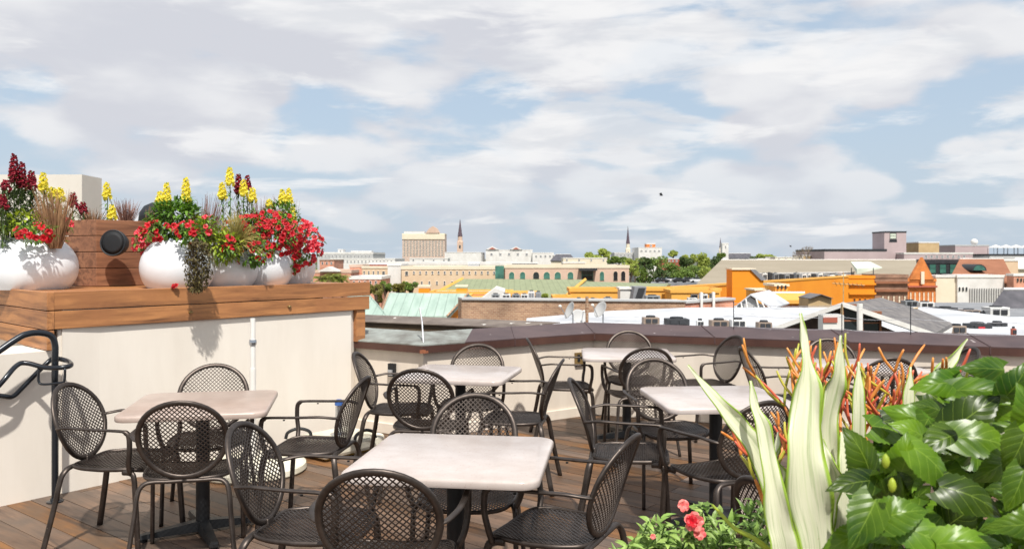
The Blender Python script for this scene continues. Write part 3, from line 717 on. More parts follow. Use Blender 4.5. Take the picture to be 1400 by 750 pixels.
for (ov, fa, lb) in chairs:
    a = R(fa-90); off = Matrix.Rotation(a, 3, 'Z') @ Vector((0, -.33, 0))     # top of the oval lies behind the seat centre
    loc = (ov[0]-off.x, ov[1]-off.y, 0)
    # photo columns were read at the middle of the oval
    off2 = Matrix.Rotation(a, 3, 'Z') @ Vector((0, -.275, 0)); loc = (ov[0]-off2.x, ov[1]-off2.y, 0)
    if cp0 is None: cp0 = make_chair(loc, a, lb, G)
    else: dup(cp0, loc, a, lb)
# ------------------------------------------------------------------ planters and flowers on the ledge
def pot(c, r, h, label):
    e = empty('planter_pot', c, label, 'planter', 'round white planter pots on the wooden ledge')
    prof = []; zc_ = h*.43; rz_ = h*.70
    for i in range(17):
        t = -1+2*i/16; z = h*(t+1)/2
        q = max(0, 1-((z-zc_)/rz_)**2)**.5; prof.append((r*q, z))
    prof += [(prof[-1][0]-.018, h+.004), (prof[-1][0]-.025, h-.01), (prof[-1][0]-.03, h-.05)]
    MB().lathe(prof, c, 40).build('pot', 'pot', e, smooth='auto')
    rr_ = prof[-1][0]+.003
    MB().lathe([(rr_, -.03), (rr_*.7, -.01), (.01, .0)], Vector(c)+Vector((0, 0, h-.02)), 20).build('soil', 'soil', e)
    return e
LZ = 1.326
def petal_card(mb, c, nrm, up, r, rng_, n=5, cup=.35, lobes=5):
    nrm = Vector(nrm).normalized(); a = nrm.cross(Vector(up)); 
    if a.length < 1e-3: a = nrm.cross(Vector((1, 0, 0)))
    a.normalize(); b = nrm.cross(a); base = len(mb.v); K_ = lobes*4
    mb.v.append(Vector(c)-nrm*r*cup)
    ph = rng_.random()*6
    for ring, (rr_, dz) in enumerate(((.45, -.12), (.8, 0.02), (1.0, -.03))):
        for k in range(K_):
            th = 2*math.pi*k/K_+ph; lob = 1-.16*abs(math.sin(lobes*(th-ph)/2+.0))**6 if ring else 1
            lob = 1-.22*(abs(math.cos(lobes*(th-ph)/2))**8) if ring == 2 else lob
            q = r*rr_*lob; w_ = r*(dz+(.10*math.sin(3*th+ph*2)+.06*math.sin(7*th)) * (ring > 0))
            mb.v.append(Vector(c)+a*math.cos(th)*q+b*math.sin(th)*q+nrm*w_)
    for k in range(K_): mb.f.append((base, base+1+k, base+1+(k+1) % K_))
    for ring in range(2):
        for k in range(K_):
            mb.f.append((base+1+ring*K_+k, base+1+(ring+1)*K_+k, base+1+(ring+1)*K_+(k+1) % K_, base+1+ring*K_+(k+1) % K_))
def leaf(mb, p, d, up, L, Wd, bend=.2, fold=.15, nu=4):
    d = Vector(d).normalized(); sd = d.cross(Vector(up))
    if sd.length < 1e-3: sd = d.cross(Vector((1, 0, 0)))
    sd.normalize(); nn = sd.cross(d); base = len(mb.v); p = Vector(p)
    for i in range(nu+1):
        t = i/nu; wv = Wd*math.sin(math.pi*min(1, t*.92+.08)**.8)*.5 if t < 1 else 0
        c = p+d*L*t-nn*(-bend*L*t*t) if False else p+d*L*t+nn*(-bend*L*t*t)
        mb.v += [c-sd*wv+nn*wv*fold*2, c, c+sd*wv+nn*wv*fold*2]
        for k in range(3): mb.uv[base+i*3+k] = (k/2, t)
    for i in range(nu):
        for k in range(2): mb.f.append((base+i*3+k, base+i*3+k+1, base+(i+1)*3+k+1, base+(i+1)*3+k))
def rdir(g, zb=0.0):
    while True:
        v = Vector((g.uniform(-1, 1), g.uniform(-1, 1), g.uniform(-1, 1)))
        if .1 < v.length < 1: v.normalize(); v.z += zb; return v.normalized()
mat('yellow_flower', s(252, 242, 110), s(246, 232, 76), rough=.6, scale=60, isl=.06, trans=.4)
mat('maroon_flower', s(158, 20, 44), s(112, 12, 34), rough=.6, scale=60, isl=.3, trans=.15)
mat('red_petal', s(206, 16, 34), s(168, 8, 26), rough=.5, scale=40, isl=.18, trans=.2)
mat('red_white_petal', s(226, 60, 76), s(196, 20, 44), rough=.5, scale=60, isl=.18, trans=.2, spots=(s(240, 190, 195), 90, .62))
mat('green_leaf', s(118, 156, 56), s(72, 112, 38), rough=.45, scale=8, isl=.3, trans=.25)
mat('lime_leaf', s(176, 190, 60), s(130, 158, 48), rough=.45, scale=8, isl=.25, trans=.3)
mat('stem_green', s(92, 120, 52), s(70, 96, 42), rough=.6, scale=10)
mat('dark_leaf', s(84, 104, 52), s(60, 72, 44), rough=.5, scale=20, isl=.3, trans=.15)
mat('trailing_leaf', s(104, 96, 48), s(70, 56, 34), rough=.6, scale=30, isl=.35, trans=.15)
mat('dry_grass', s(176, 138, 100), s(140, 100, 74), rough=.8, scale=10, isl=.25, trans=.2)
mat('reed_red', s(150, 108, 92), s(120, 84, 76), rough=.8, scale=10, isl=.25, trans=.1)
mat('sedge', s(196, 180, 112), s(156, 144, 82), rough=.7, scale=10, isl=.25, trans=.25)
def snapdragon(c, h, spike, kind, label, seed, lean=(0, 0), group=None, bush=1.0):
    g = random.Random(seed); c = Vector(c); e = empty('snapdragon', c, label, 'flower', group)
    top = c+Vector((lean[0], lean[1], h))
    axis = bez([c, c.lerp(top, .5)+Vector((g.uniform(-.01, .01), 0, 0)), top], 6)
    MB().tube(axis, [.005]*6+[.004]*(len(axis)-6), 5).build('stem', 'stem_green', e)
    lf = MB()
    nl = int(70*bush*(h-spike)/.25)
    for i in range(nl):
        t = g.random()*(1-spike/h*.8); p = c.lerp(top, t); d = rdir(g, .35); rad = .05*bush*(1-t*.5)
        leaf(lf, p+Vector((d.x, d.y, 0))*g.random()*rad, d, (0, 0, 1), g.uniform(.03, .06), .014, .5)
    lf.build('leaves', 'green_leaf' if kind != 'maroon' else 'dark_leaf', e)
    fl = MB(); n = int(spike/.0055)
    for i in range(n):
        t = i/n; z = 1-spike/h*(1-t); p = c.lerp(top, z); a = i*2.4; r_ = (.032*(1-t)**.4+.007)
        d = Vector((math.cos(a), math.sin(a), .25)); sz = .023*(1-t*.5)
        for q in range(2):
            petal_card(fl, p+d*r_*.8+Vector((0, 0, (.008 if q else -.008)*(1-t))), d+Vector((g.uniform(-.4, .4), g.uniform(-.4, .4), (.7 if q else -.7))), (0, 0, 1), sz*g.uniform(.8, 1.1), g, cup=.5, lobes=3)
    fl.build('flower_spike', kind+'_flower', e)
    if kind == 'yellow':
        tp_ = MB()
        for i in range(14):
            d = rdir(g, .9); leaf(tp_, top-Vector((0, 0, .01)), d, (0, 0, 1), .018, .008)
        tp_.build('bud_tip', 'lime_leaf', e)
    return e
def bush(c, rad, label, seed, petals='red_petal', nf=60, nl=420, cat='plant', name='petunia', lmat='green_leaf', fr=.026, only_front=True, group=None, fdz=.0, lsz=.045):
    g = random.Random(seed); c = Vector(c); e = empty(name, c, label, cat, group); lf = MB(); fl = MB()
    for i in range(nl):
        d = rdir(g, .1); k = g.uniform(.35, 1)**.5; p = c+Vector((d.x*rad[0], d.y*rad[1], d.z*rad[2]))*k
        leaf(lf, p, (d+rdir(g)*.8), (0, 0, 1), g.uniform(.6, 1.2)*lsz, lsz*.45, .3)
    lf.build('leaves', lmat, e)
    for i in range(nf):
        d = rdir(g, .1)
        if only_front and d.y > .35: d.y = -d.y
        lump = 1+.18*noise.noise(d*2.5+Vector((seed, 0, 0)))
        p = c+Vector((d.x*rad[0], d.y*rad[1], d.z*rad[2]))*lump*1.04+Vector((0, 0, fdz))
        petal_card(fl, p, d+rdir(g)*.45+Vector((0, -.5, .15)), (0, 0, 1), fr*g.uniform(.75, 1.15), g, cup=.6)
    if nf: fl.build('flowers', petals, e)
    st = MB()
    for i in range(8):
        d = rdir(g, .3); st.tube([c-Vector((0, 0, rad[2]*.9)), c+Vector((d.x*rad[0], d.y*rad[1], d.z*rad[2]))*.8], .002, 4)
    st.build('stems', 'stem_green', e)
    return e
def grass(c, n, h, spread, label, seed, m, name='ornamental_grass', droop=.3, w_=.0028, arch=0, lean=(0, 0)):
    g = random.Random(seed); c = Vector(c); e = MB()
    for i in range(n):
        a = g.random()*6.28; q = spread*g.random()**.7; L = h*g.uniform(.55, 1.05); r0 = q*.3
        d = Vector((math.cos(a), math.sin(a), 0)); base = c+d*r0
        pts = []
        for k in range(6):
            t = k/5; pts.append(base+d*(q*t+arch*L*t*t)+Vector((lean[0]*t, lean[1]*t, L*(t-droop*arch*2*t*t*t)))+Vector((g.uniform(-1, 1), g.uniform(-1, 1), 0))*.006*t)
        e.tube(pts, [w_, w_, w_*.9, w_*.8, w_*.6, w_*.25], 3)
    o = e.build(name, m); tag(o, label, 'grass tuft')
    return o

# raised timber planter box with round speaker
bx = empty('timber_planter_box', P(132, 393, 6.6), 'raised reddish timber planter box on the ledge behind the white pots', 'planter')
ca = Vector((-3.352, 6.6, 0)); cb_ = Vector((-3.00, 6.98, 0)); cc_ = Vector((-3.69, 6.74, 0)); cd_ = cc_+(cb_-ca)
bz = [LZ, 1.475, 1.605, 1.737, 1.868]
for k in range(4):
    for a, b, o_ in ((ca, cb_, 0), (cc_, ca, 1), (cb_, cd_, 0), (cd_, cc_, 1)):
        n_ = (b-a).normalized(); n_ = Vector((-n_.y, n_.x, 0))*.03
        MB().prism([a.to_2d(), b.to_2d(), (b+n_).to_2d(), (a+n_).to_2d()], bz[k]+.003, bz[k+1]-.002).build('board', 'cedar_box', bx, bevel=.003)
MB().prism([(ca+Vector((.0, .03, 0))).to_2d(), (cb_+Vector((-.03, 0, 0))).to_2d(), (cd_-Vector((0, .03, 0))).to_2d(), (cc_+Vector((.04, 0, 0))).to_2d()], LZ+.01, 1.83).build('soil', 'soil', bx)
sn = Vector(((cb_-ca).normalized().y, -(cb_-ca).normalized().x, 0))
sp_ = P(155, 332, 6.5); fcn = (Vector((-.05, -1, .05))).normalized()
e = empty('speaker', sp_, 'round black outdoor loudspeaker mounted on the timber planter box', 'speaker')
M3 = fcn.to_track_quat('Z', 'Y').to_matrix()
cS = sp_
MB().lathe([(.05, -.12), (.082, -.09), (.102, -.03), (.106, .0), (.106, .010), (.101, .015), (.098, .013)], cS, 32, M3).build('housing', 'speaker', e, smooth='auto')
MB().lathe([(.098, .0125), (.06, .016), (.001, .018)], cS, 32, M3).build('grille', 'speaker_mesh', e, smooth=True)
MB().tube([cS-fcn*.08, cS-fcn*.08-sn*.06], .03, 12).build('bracket', 'speaker', e)
tr = [cS+M3 @ Vector((.128*math.cos(t), .128*math.sin(t), -.01)) for t in [R(200+i*16) for i in range(-1, 12)]]
# second dome speaker behind
e2 = empty('speaker', P(212, 300, 7.4), 'second dark round loudspeaker half hidden behind the timber box and flowers', 'speaker')
MB().lathe([(.16, -.02), (.15, .06), (.11, .12), (.05, .15), (.001, .16)], P(215, 300, 7.4), 24).build('dome', 'speaker', e2, smooth=True)
MB().tube([P(215, 300, 7.4), Vector((P(215, 300, 7.4).x, 7.4, LZ))], .03, 10).build('stand', 'speaker', e2)

def LP(px, d): return (PX(px, d), d, LZ)
pots = [(43, 6.12, .315, .375, 'white round planter pot at the far left, left of the timber box'),
        (243, 6.35, .275, .362, 'white round planter pot right of the loudspeaker with a bare white front'),
        (306, 6.72, .275, .35, 'white planter pot half covered by the dark trailing plant and lime leaves'),
        (356, 7.05, .28, .36, 'white planter pot under the mass of red petunias'),
        (394, 7.5, .245, .35, 'smallest looking white planter pot at the right end of the row')]
for (px, d, r_, h_, lb) in pots: pot(LP(px, d), r_, h_, lb)
sd = 100
def at(px, y, d): return P(px, y, d+.62 if (px < 99 and d < 6) else d)
def snap(px, yt, yb, d, spk, kind, label, bush_=1.0, lean=(0, 0), base=None):
    global sd; sd += 1
    zb = base if base is not None else LZ+.30
    if px < 99 and d < 6: d += .62
    zt = PZ(yt, d); snapdragon((PX(px, d), d, zb), zt-zb, spk/F*d, kind, label, sd, lean, 'snapdragons in the ledge planters', bush_)
# left cluster
snap(19, 211, 0, 5.45, 38, 'maroon', 'tallest dark red snapdragon at the far left edge', 1.2)
snap(30, 222, 0, 5.5, 38, 'maroon', 'dark red snapdragon just right of the tallest one at the far left')
snap(43, 234, 0, 5.45, 24, 'maroon', 'dark red snapdragon next to the yellow one in the left pot', 1.5)
snap(8, 246, 0, 5.3, 14, 'maroon', 'short dark red snapdragon low at the far left', 1.2)
snap(3, 266, 0, 5.2, 18, 'maroon', 'dark red snapdragon cut by the left edge of the picture')
snap(59, 236, 0, 5.6, 26, 'yellow', 'slim yellow snapdragon in the left pot rising beside the dark red ones')
snap(72, 256, 0, 5.7, 18, 'yellow', 'small yellow snapdragon among the dry stems of the left pot')
snap(82, 257, 0, 5.75, 16, 'yellow', 'small yellow snapdragon right above the corner of the beige building')
snap(100, 263, 0, 6.9, 20, 'maroon', 'dark red snapdragon in the timber box at its left side', 1.0, base=1.80)
snap(113, 276, 0, 6.85, 16, 'maroon', 'shorter dark red snapdragon at the left end of the timber box', .8, base=1.80)
snap(146, 250, 0, 6.95, 22, 'yellow', 'tall yellow snapdragon standing in the timber box above the loudspeaker', .6, base=1.80)
snap(153, 280, 0, 6.8, 20, 'yellow', 'low yellow snapdragon over the top edge of the timber box', .4, base=1.80)
# right cluster
snap(228, 250, 0, 6.4, 34, 'yellow', 'bushy yellow snapdragon right of the timber box, left one of a pair', 2.0)
snap(219, 262, 0, 6.5, 18, 'yellow', 'short yellow snapdragon at the left edge of the long flower row', 1.0)
snap(254, 243, 0, 6.4, 32, 'yellow', 'dense yellow snapdragon above the bare white pot', 2.4)
snap(314, 229, 0, 6.8, 24, 'yellow', 'tallest yellow snapdragon in the middle of the flower row', .5)
snap(326, 238, 0, 7.0, 27, 'maroon', 'dark red snapdragon in the middle of the flower row, left of its twin', .5)
snap(338, 240, 0, 7.0, 22, 'maroon', 'dark red snapdragon in the middle of the flower row, right of its twin', .5)
snap(304, 250, 0, 6.75, 22, 'yellow', 'thin budding yellow snapdragon left of the tallest yellow one', .5)
snap(333, 246, 0, 6.9, 22, 'yellow', 'thin budding yellow snapdragon in front of the two dark red ones', .4)
snap(345, 257, 0, 6.8, 18, 'yellow', 'round headed yellow snapdragon beside the dark red pair', .5)
snap(386, 259, 0, 7.3, 20, 'yellow', 'yellow snapdragon of the right end pair, the left of the two', .9)
snap(395, 258, 0, 7.4, 20, 'yellow', 'yellow snapdragon of the right end pair, the right of the two', .9)
snap(400, 282, 0, 7.4, 22, 'yellow', 'low yellow snapdragon furthest right above the red petunias', 1.4)
snap(383, 289, 0, 7.2, 18, 'yellow', 'low yellow snapdragon behind the petunias of the fourth pot', 1.2)
snap(368, 273, 0, 7.2, 10, 'yellow', 'tiny yellow snapdragon left of the pair at the right end', .7)
# greenery and petunias
bush(at(20, 290, 5.45), (.22, .16, .17), 'dense green foliage filling the far left pot', 11, nf=0, nl=650, name='leafy_plant', lmat='dark_leaf')
bush(at(28, 304, 5.35), (.22, .15, .08), 'lime and green leaves spilling low over the far left pot', 12, nf=0, nl=300, name='leafy_plant', lmat='lime_leaf')
bush(at(49, 318, 5.15), (.13, .10, .07), 'red petunias draped over the rim of the far left pot', 13, nf=22, nl=120)
bush(at(92, 309, 5.6), (.035, .03, .05), 'few pink red petunias hanging at the right rim of the left pot', 14, nf=5, nl=20, petals='red_white_petal')
bush(at(240, 300, 6.4), (.22, .14, .15), 'bright green leafy mound between the snapdragons over the bare pot', 15, nf=0, nl=900, name='leafy_plant', lsz=.05)
bush(at(196, 330, 6.35), (.07, .09, .10), 'red and white petunias at the left rim of the bare white pot', 16, nf=20, nl=70, petals='red_white_petal')
bush(at(217, 315, 6.2), (.13, .10, .07), 'red petunias on the rim beside the loudspeaker', 17, nf=20, nl=90)
bush(at(259, 319, 6.1), (.10, .10, .09), 'red petunia clump above the dark trailing plant', 18, nf=16, nl=120)
bush(at(276, 318, 6.35), (.12, .1, .12), 'lime green leaves beside the trailing plant', 19, nf=0, nl=220, name='leafy_plant', lmat='lime_leaf')
bush(at(297, 338, 6.4), (.20, .12, .14), 'lime green leaves spilling over the pots in the middle of the row', 20, nf=0, nl=480, name='leafy_plant', lmat='lime_leaf')
bush(at(286, 312, 6.35), (.09, .09, .09), 'red petunias hanging below the tan sedge', 21, nf=14, nl=60, petals='red_white_petal')
bush(at(314, 338, 6.35), (.06, .07, .10), 'small group of red petunias low between the pots', 22, nf=11, nl=60)
bush(at(345, 345, 6.55), (.17, .10, .11), 'green leaves with a few red petunias hanging on the fourth pot', 23, nf=15, nl=330)
bush(at(336, 315, 6.7), (.20, .12, .12), 'red petunias in the middle of the long row', 24, nf=48, nl=240)
bush(at(376, 318, 6.9), (.28, .16, .17), 'largest mass of bright red petunias right of the middle', 25, nf=120, nl=420)
bush(at(410, 333, 7.2), (.20, .16, .20), 'red petunias at the right end of the row against the sky', 26, nf=110, nl=330, petals='red_white_petal')
bush(at(402, 355, 7.05), (.05, .05, .12), 'red petunia trail hanging between the last two pots', 27, nf=12, nl=50)
bush(at(382, 300, 7.2), (.20, .12, .16), 'green foliage under the yellow snapdragons at the right end', 28, nf=0, nl=420, name='leafy_plant')
bush(at(240, 391, 6.0), (.02, .02, .006), 'fallen red petals lying on the wooden ledge', 29, nf=4, nl=0, name='fallen_petals', cat='petals')
# trailing plant
g = random.Random(5); e = empty('trailing_plant', at(270, 335, 6.1), 'dark brown green trailing plant hanging over the front of the ledge', 'plant'); lf = MB(); st = MB()
for i in range(1500):
    t = g.random(); yy = 330+t*68; hw_ = (13+6*math.sin(t*3.0))*(1-.45*t**3)*.01*.55
    p = at(270+math.sin(t*4)*2, yy, 5.93+.05*g.random()); p.x += g.uniform(-1, 1)*hw_*1.0; p.y += g.uniform(-.06, .05)
    leaf(lf, p, rdir(g, -.4), (0, 0, 1), g.uniform(.012, .028), .012, .4)
lf.build('leaves', 'trailing_leaf', e)
for i in range(18):
    x0 = g.uniform(-.05, .05); st.tube([at(270, 325, 6.15)+Vector((x0*.4, 0, 0)), at(270, 335, 5.95)+Vector((x0, 0, 0)), at(270, 372, 5.95)+Vector((x0, 0, 0)), at(271, 396, 5.95)+Vector((x0*.5, 0, 0))], .0018, 4)
st.build('stems', 'bark', e)
# grasses
def gl(px, d, z=LZ+.3):
    if px < 99 and d < 6: d += .62
    return (PX(px, d), d, z)
grass(gl(76, 5.35), 260, .42, .12, 'dry tan grass tuft rising from the left pot beside the timber box', 31, 'dry_grass', lean=(-.02, 0))
grass(gl(128, 7.0, 1.82), 110, .16, .12, 'dry grass in the middle of the timber box', 32, 'dry_grass')
grass(gl(172, 7.0, 1.82), 110, .24, .10, 'reddish dry grass at the right side of the timber box', 33, 'reed_red')
grass(gl(207, 6.6), 60, .34, .05, 'tan grass stems left of the bushy yellow snapdragons', 34, 'dry_grass')
grass(gl(281, 6.9), 150, .47, .17, 'reddish brown reeds left of the tall yellow snapdragon', 35, 'reed_red')
grass(gl(352, 7.2), 150, .46, .18, 'reddish brown reeds behind the red petunias', 36, 'reed_red')
grass(gl(392, 7.6), 50, .50, .12, 'thin reddish reeds at the right end of the row', 37, 'reed_red')
g = random.Random(38); cS_ = Vector(gl(322, 6.5, LZ+.33)); e = MB()
for i in range(620):
    a = g.uniform(0, 6.28); el = R(g.uniform(12, 88)); L = g.uniform(.16, .30); d0 = Vector((math.cos(a)*math.cos(el), math.sin(a)*math.cos(el)*.7, math.sin(el))); sw = rdir(g)*.05
    e.tube([cS_+d0*L*t_+sw*t_*t_-Vector((0, 0, .13*L/.25*t_*t_*math.cos(el))) for t_ in (0, .3, .55, .8, 1)], [.0022, .0022, .002, .0016, .0006], 3)
tag(e.build('sedge', 'sedge'), 'arching straw coloured sedge mound in the middle of the row', 'grass tuft')
# ------------------------------------------------------------------ the city
g_ = MB(); g_.prism([(-6000, -1500), (6000, -1500), (6000, 9000), (-6000, 9000)], GZ-1, GZ)
tag(g_.build('ground', 'ground'), kind='structure')
for (nm, x0, y0, x1, y1, w_) in (('street', -300, 64, 300, 74, 9), ('street', -300, 145, 300, 150, 9), ('street', 20, 20, 80, 900, 8), ('street', -120, 270, 400, 275, 10)):
    d = Vector((x1-x0, y1-y0, 0)).normalized(); n = Vector((-d.y, d.x, 0))*w_/2
    tag(MB().prism([(x0+n.x, y0+n.y), (x1+n.x, y1+n.y), (x1-n.x, y1-n.y), (x0-n.x, y0-n.y)], GZ-.4, GZ+.02+.004*len([o for o in bpy.data.objects if o.name.startswith('street')])).build(nm, 'asphalt'), kind='structure')
WINC = {}
def window(par, c, w_, h_, mt='dark_glass', fm='white_paint', arched=False, yaw=0):
    key = (round(w_, 2), round(h_, 2), mt, fm, arched)
    if key not in WINC:
        f = MB(); t = max(.06, w_*.07)
        if arched:
            hs = h_-w_/2; n = 8
            o_ = [(-w_/2, -h_/2), (w_/2, -h_/2)]+[(w_/2*math.cos(math.pi*i/n), -h_/2+hs+w_/2*math.sin(math.pi*i/n)) for i in range(n+1)]
            f.hull([(x*1.12, -.08, z*1.04) for x, z in o_], [(x*1.12, .02, z*1.04) for x, z in o_])
            p = MB(); p.hull([(x, -.12, z) for x, z in o_], [(x, -.075, z) for x, z in o_])
        else:
            f.box((0, -.03, h_/2+t/2), (w_+2*t, .14, t)).box((0, -.03, -h_/2-t/2), (w_+2.6*t, .18, t)).box((-w_/2-t/2, -.03, 0), (t, .12, h_)).box((w_/2+t/2, -.03, 0), (t, .12, h_)).box((0, -.02, 0), (w_, .05, t*.7))
            p = MB(); p.box((0, -.0, 0), (w_, .06, h_))
        fo_ = f.build('window', fm); po = p.build('pane', mt, fo_, world=False); WINC[key] = (fo_, po); f1, p1 = fo_, po
    else:
        a, b = WINC[key]; f1 = a.copy(); p1 = b.copy(); C.collection.objects.link(f1); C.collection.objects.link(p1); p1.parent = f1
    f1.parent = par; f1.location = Vector(c)-par.location; f1.rotation_euler = (0, 0, yaw)
    return f1
def bld(name, label, x0, x1, yt, d, D, m, cat='building', coping='white_paint', ch=.35, win=None, zb=GZ, roof='white_roof', group=None, x1b=None):
    a = PX(x0, d); b = PX(x1, d); zt = PZ(yt, d)
    e = empty(name, ((a+b)/2, d, zb), label, cat, group)
    k = D/d
    # plan narrows nothing: plain rectangle
    MB().prism([(a, d), (b, d), (b, d+D), (a, d+D)], zb, zt-ch).build('wall', m, e)
    MB().prism([(a+.3, d+.3), (b-.3, d+.3), (b-.3, d+D-.3), (a+.3, d+D-.3)], zt-ch-.5, zt-ch*.6).build('roof', roof, e)
    if ch: 
        o = .12; t = .35; c_ = MB()
        c_.box(((a+b)/2, d-o+t/2, zt-ch/2), (b-a+2*o, t, ch)).box(((a+b)/2, d+D+o-t/2, zt-ch/2), (b-a+2*o, t, ch))
        c_.box((a-o+t/2, d+D/2, zt-ch/2-.004), (t-.01, D-t, ch-.01)).box((b+o-t/2, d+D/2, zt-ch/2-.004), (t-.01, D-t, ch-.01)); c_.build('coping', coping, e)
    for wdw in (win or []):
        n = wdw['n']; ww = (wdw['w'])/F*d; hh = (wdw['y1']-wdw['y0'])/F*d
        for i in range(n):
            px = wdw['x0']+(wdw['x1']-wdw['x0'])*(i/(n-1) if n > 1 else 0)
            window(e, (PX(px, d), d-.02, PZ((wdw['y0']+wdw['y1'])/2, d)), ww, hh, wdw.get('m', 'dark_glass'), wdw.get('f', 'white_paint'), wdw.get('a', False))
    return e
def W_(x0, x1, n, y0, y1, w, m='dark_glass', f='white_paint', a=False): return dict(x0=x0, x1=x1, n=n, y0=y0, y1=y1, w=w, m=m, f=f, a=a)

# --- far skyline
e = bld('hotel_tower', 'tall brick hotel block with pale top band standing above the skyline', 550, 608, 319, 900, 26, 'hotel_brick', ch=1.2, coping='cream')
d = 900
MB().box((PX(579, d), d-.4, PZ(323.5, d)), (58.4/F*d, .8, 7/F*d)).build('top_band', 'cream', e)
MB().hull([(PX(582, d), d-1, PZ(318.5, d)), (PX(601, d), d-1, PZ(318.5, d)), (PX(597, d), d-1, PZ(312, d)), (PX(592, d), d-1, PZ(309, d)), (PX(587, d), d-1, PZ(312, d))],
          [(PX(582, d), d+12, PZ(318.5, d)), (PX(601, d), d+12, PZ(318.5, d)), (PX(597, d), d+12, PZ(312, d)), (PX(592, d), d+12, PZ(309, d)), (PX(587, d), d+12, PZ(312, d))]).build('pediment', 'pinkbeige', e)
for j in range(7):
    for i in range(13): window(e, (PX(553+i*4.3, d), d-.1, PZ(330+j*3.1, d)), 2.0, 1.35, 'grey', 'cream')
MB().box((PX(566, d), d+8, PZ(317.6, d)), (28/F*d, 12, 2.2)).build('roof_house', 'white_wall', e)
def spire(px, yb, ym, yt, w_, d, label, m1, m2, slabs=True):
    c = Vector((PX(px, d), d, GZ)); e = empty('church_steeple', c, label, 'steeple')
    hw = w_/2/F*d; z1 = PZ(ym, d); z0 = GZ; zt = PZ(yt, d)
    MB().box((c.x, d, (z0+z1)/2), (2*hw, 2*hw, z1-z0)).build('tower', m1, e)
    k = (zt-z1)
    MB().lathe([(hw*1.15, z1), (hw*.95, z1+k*.06), (hw*.85, z1+k*.08), (hw*.8, z1+k*.25)], (c.x, d, 0), 8).build('belfry', m1, e)
    MB().lathe([(hw*.9, z1+k*.25), (hw*.55, z1+k*.5), (hw*.6, z1+k*.52), (hw*.45, z1+k*.6), (hw*.2, z1+k*.85), (.06, zt)], (c.x, d, 0), 8).build('spire', m2, e)
    window(e, (c.x, d-hw-.05, z1-(z1-z0)*.12), hw*.6, hw*1.2, 'dark_glass', 'white_paint', True)
    return e
mat('spire_dark', s(96, 78, 86), s(78, 64, 74), rough=.7, scale=1)
spire(629, 350, 331, 299, 7.5, 600, 'cream church tower with a tall dark needle spire right of the hotel', 'pinkbeige', 'spire_dark')
spire(858.5, 350, 341, 309, 6, 650, 'dark slender church spire rising behind the green trees', 'cream', 'spire_dark')
spire(985, 350, 342, 325, 3.6, 460, 'thin dark spire just left of the white tower', 'cream', 'spire_dark')
e = bld('white_tower', 'plain white square tower beside the thin dark spire', 987.5, 996, 332, 440, 4, 'white_wall', ch=.6, win=[W_(992, 992, 1, 336, 339, 1.6, 'grey')])
e = bld('flat_white_building', 'long windowless white block under the needle spire', 608, 658, 344.5, 400, 50, 'white_wall', ch=.3)
e = bld('white_hall', 'white hall with shallow gabled roof on the skyline left of centre', 664, 728, 341, 420, 40, 'white_wall', ch=.3, win=[W_(672, 720, 5, 346, 349, 3, 'grey')])
d = 420
for (a, b) in ((664, 682), (697, 714)):
    MB().hull([(PX(a, d), d-.5, PZ(341, d)), (PX(b, d), d-.5, PZ(341, d)), (PX((a+b)/2, d), d-.5, PZ(336.5, d))], [(PX(a, d), d+30, PZ(341, d)), (PX(b, d), d+30, PZ(341, d)), (PX((a+b)/2, d), d+30, PZ(336.5, d))]).build('gable_roof', 'white_wall', e)
    MB().hull([(PX(a+4, d), d-.7, PZ(340.6, d)), (PX(b-4, d), d-.7, PZ(340.6, d)), (PX((a+b)/2, d), d-.7, PZ(338, d))], [(PX(a+4, d), d-.52, PZ(340.6, d)), (PX(b-4, d), d-.52, PZ(340.6, d)), (PX((a+b)/2, d), d-.52, PZ(338, d))]).build('gable_vent', 'red_roof', e)
bld('white_hall', 'lower white annex right of the gabled white hall', 728, 757, 345, 415, 30, 'white_wall', win=[W_(733, 752, 4, 349, 351.5, 2.5, 'grey')])
bld('white_hall', 'sloping white wing tapering off beside the dark hipped roof', 757, 772, 348, 410, 30, 'white_wall')
def hip(name, label, xa, xb, xc, xd, yr, ye, dr, de, m, wall='cream', zb=GZ, eave_t=.3, back=None, trim='white_paint', cat='building'):
    # ridge from xc..xd at (yr,dr); near eave xa..xb at (ye,de)
    ra, rb = P(xc, yr, dr), P(xd, yr, dr); ea, eb = P(xa, ye, de), P(xb, ye, de)
    Db = dr+(dr-de); sk_ = (ea.x+eb.x)/2*(Db/de-1); ba = Vector((ea.x+sk_, Db, ea.z)); bb = Vector((eb.x+sk_, Db, eb.z))
    e = empty(name, ((ea.x+eb.x)/2, de, zb), label, cat)
    r = MB(); r.add([ea, eb, rb, ra, ba, bb]+[v-Vector((0, 0, eave_t)) for v in (ea, eb, bb, ba)], [(0, 1, 2, 3), (1, 5, 2), (5, 4, 3, 2), (4, 0, 3), (0, 6, 7, 1), (1, 7, 8, 5), (5, 8, 9, 4), (4, 9, 6, 0), (6, 9, 8, 7)]); r.build('roof', m, e)
    i = .5
    MB().prism([(ea.x+i, ea.y+i), (eb.x-i, eb.y+i), (eb.x-i+sk_, Db-i), (ea.x+i+sk_, Db-i)], zb, ea.z-eave_t-.002).build('wall', wall, e)
    MB().tube([ra+Vector((0, 0, .06)), rb+Vector((0, 0, .06))], .12, 6).build('ridge_cap', trim, e)
    return e
hip('slate_roof_house', 'dark hipped roof low on the skyline between the white hall and the trees', 752, 788, 760, 780, 347.5, 356, 392, 378, 'dark_roof')
bld('civic_building', 'white block with small orange penthouse behind the treetops', 873, 905, 338, 520, 30, 'white_wall', win=[W_(877, 901, 5, 342, 344, 2.6, 'grey')])
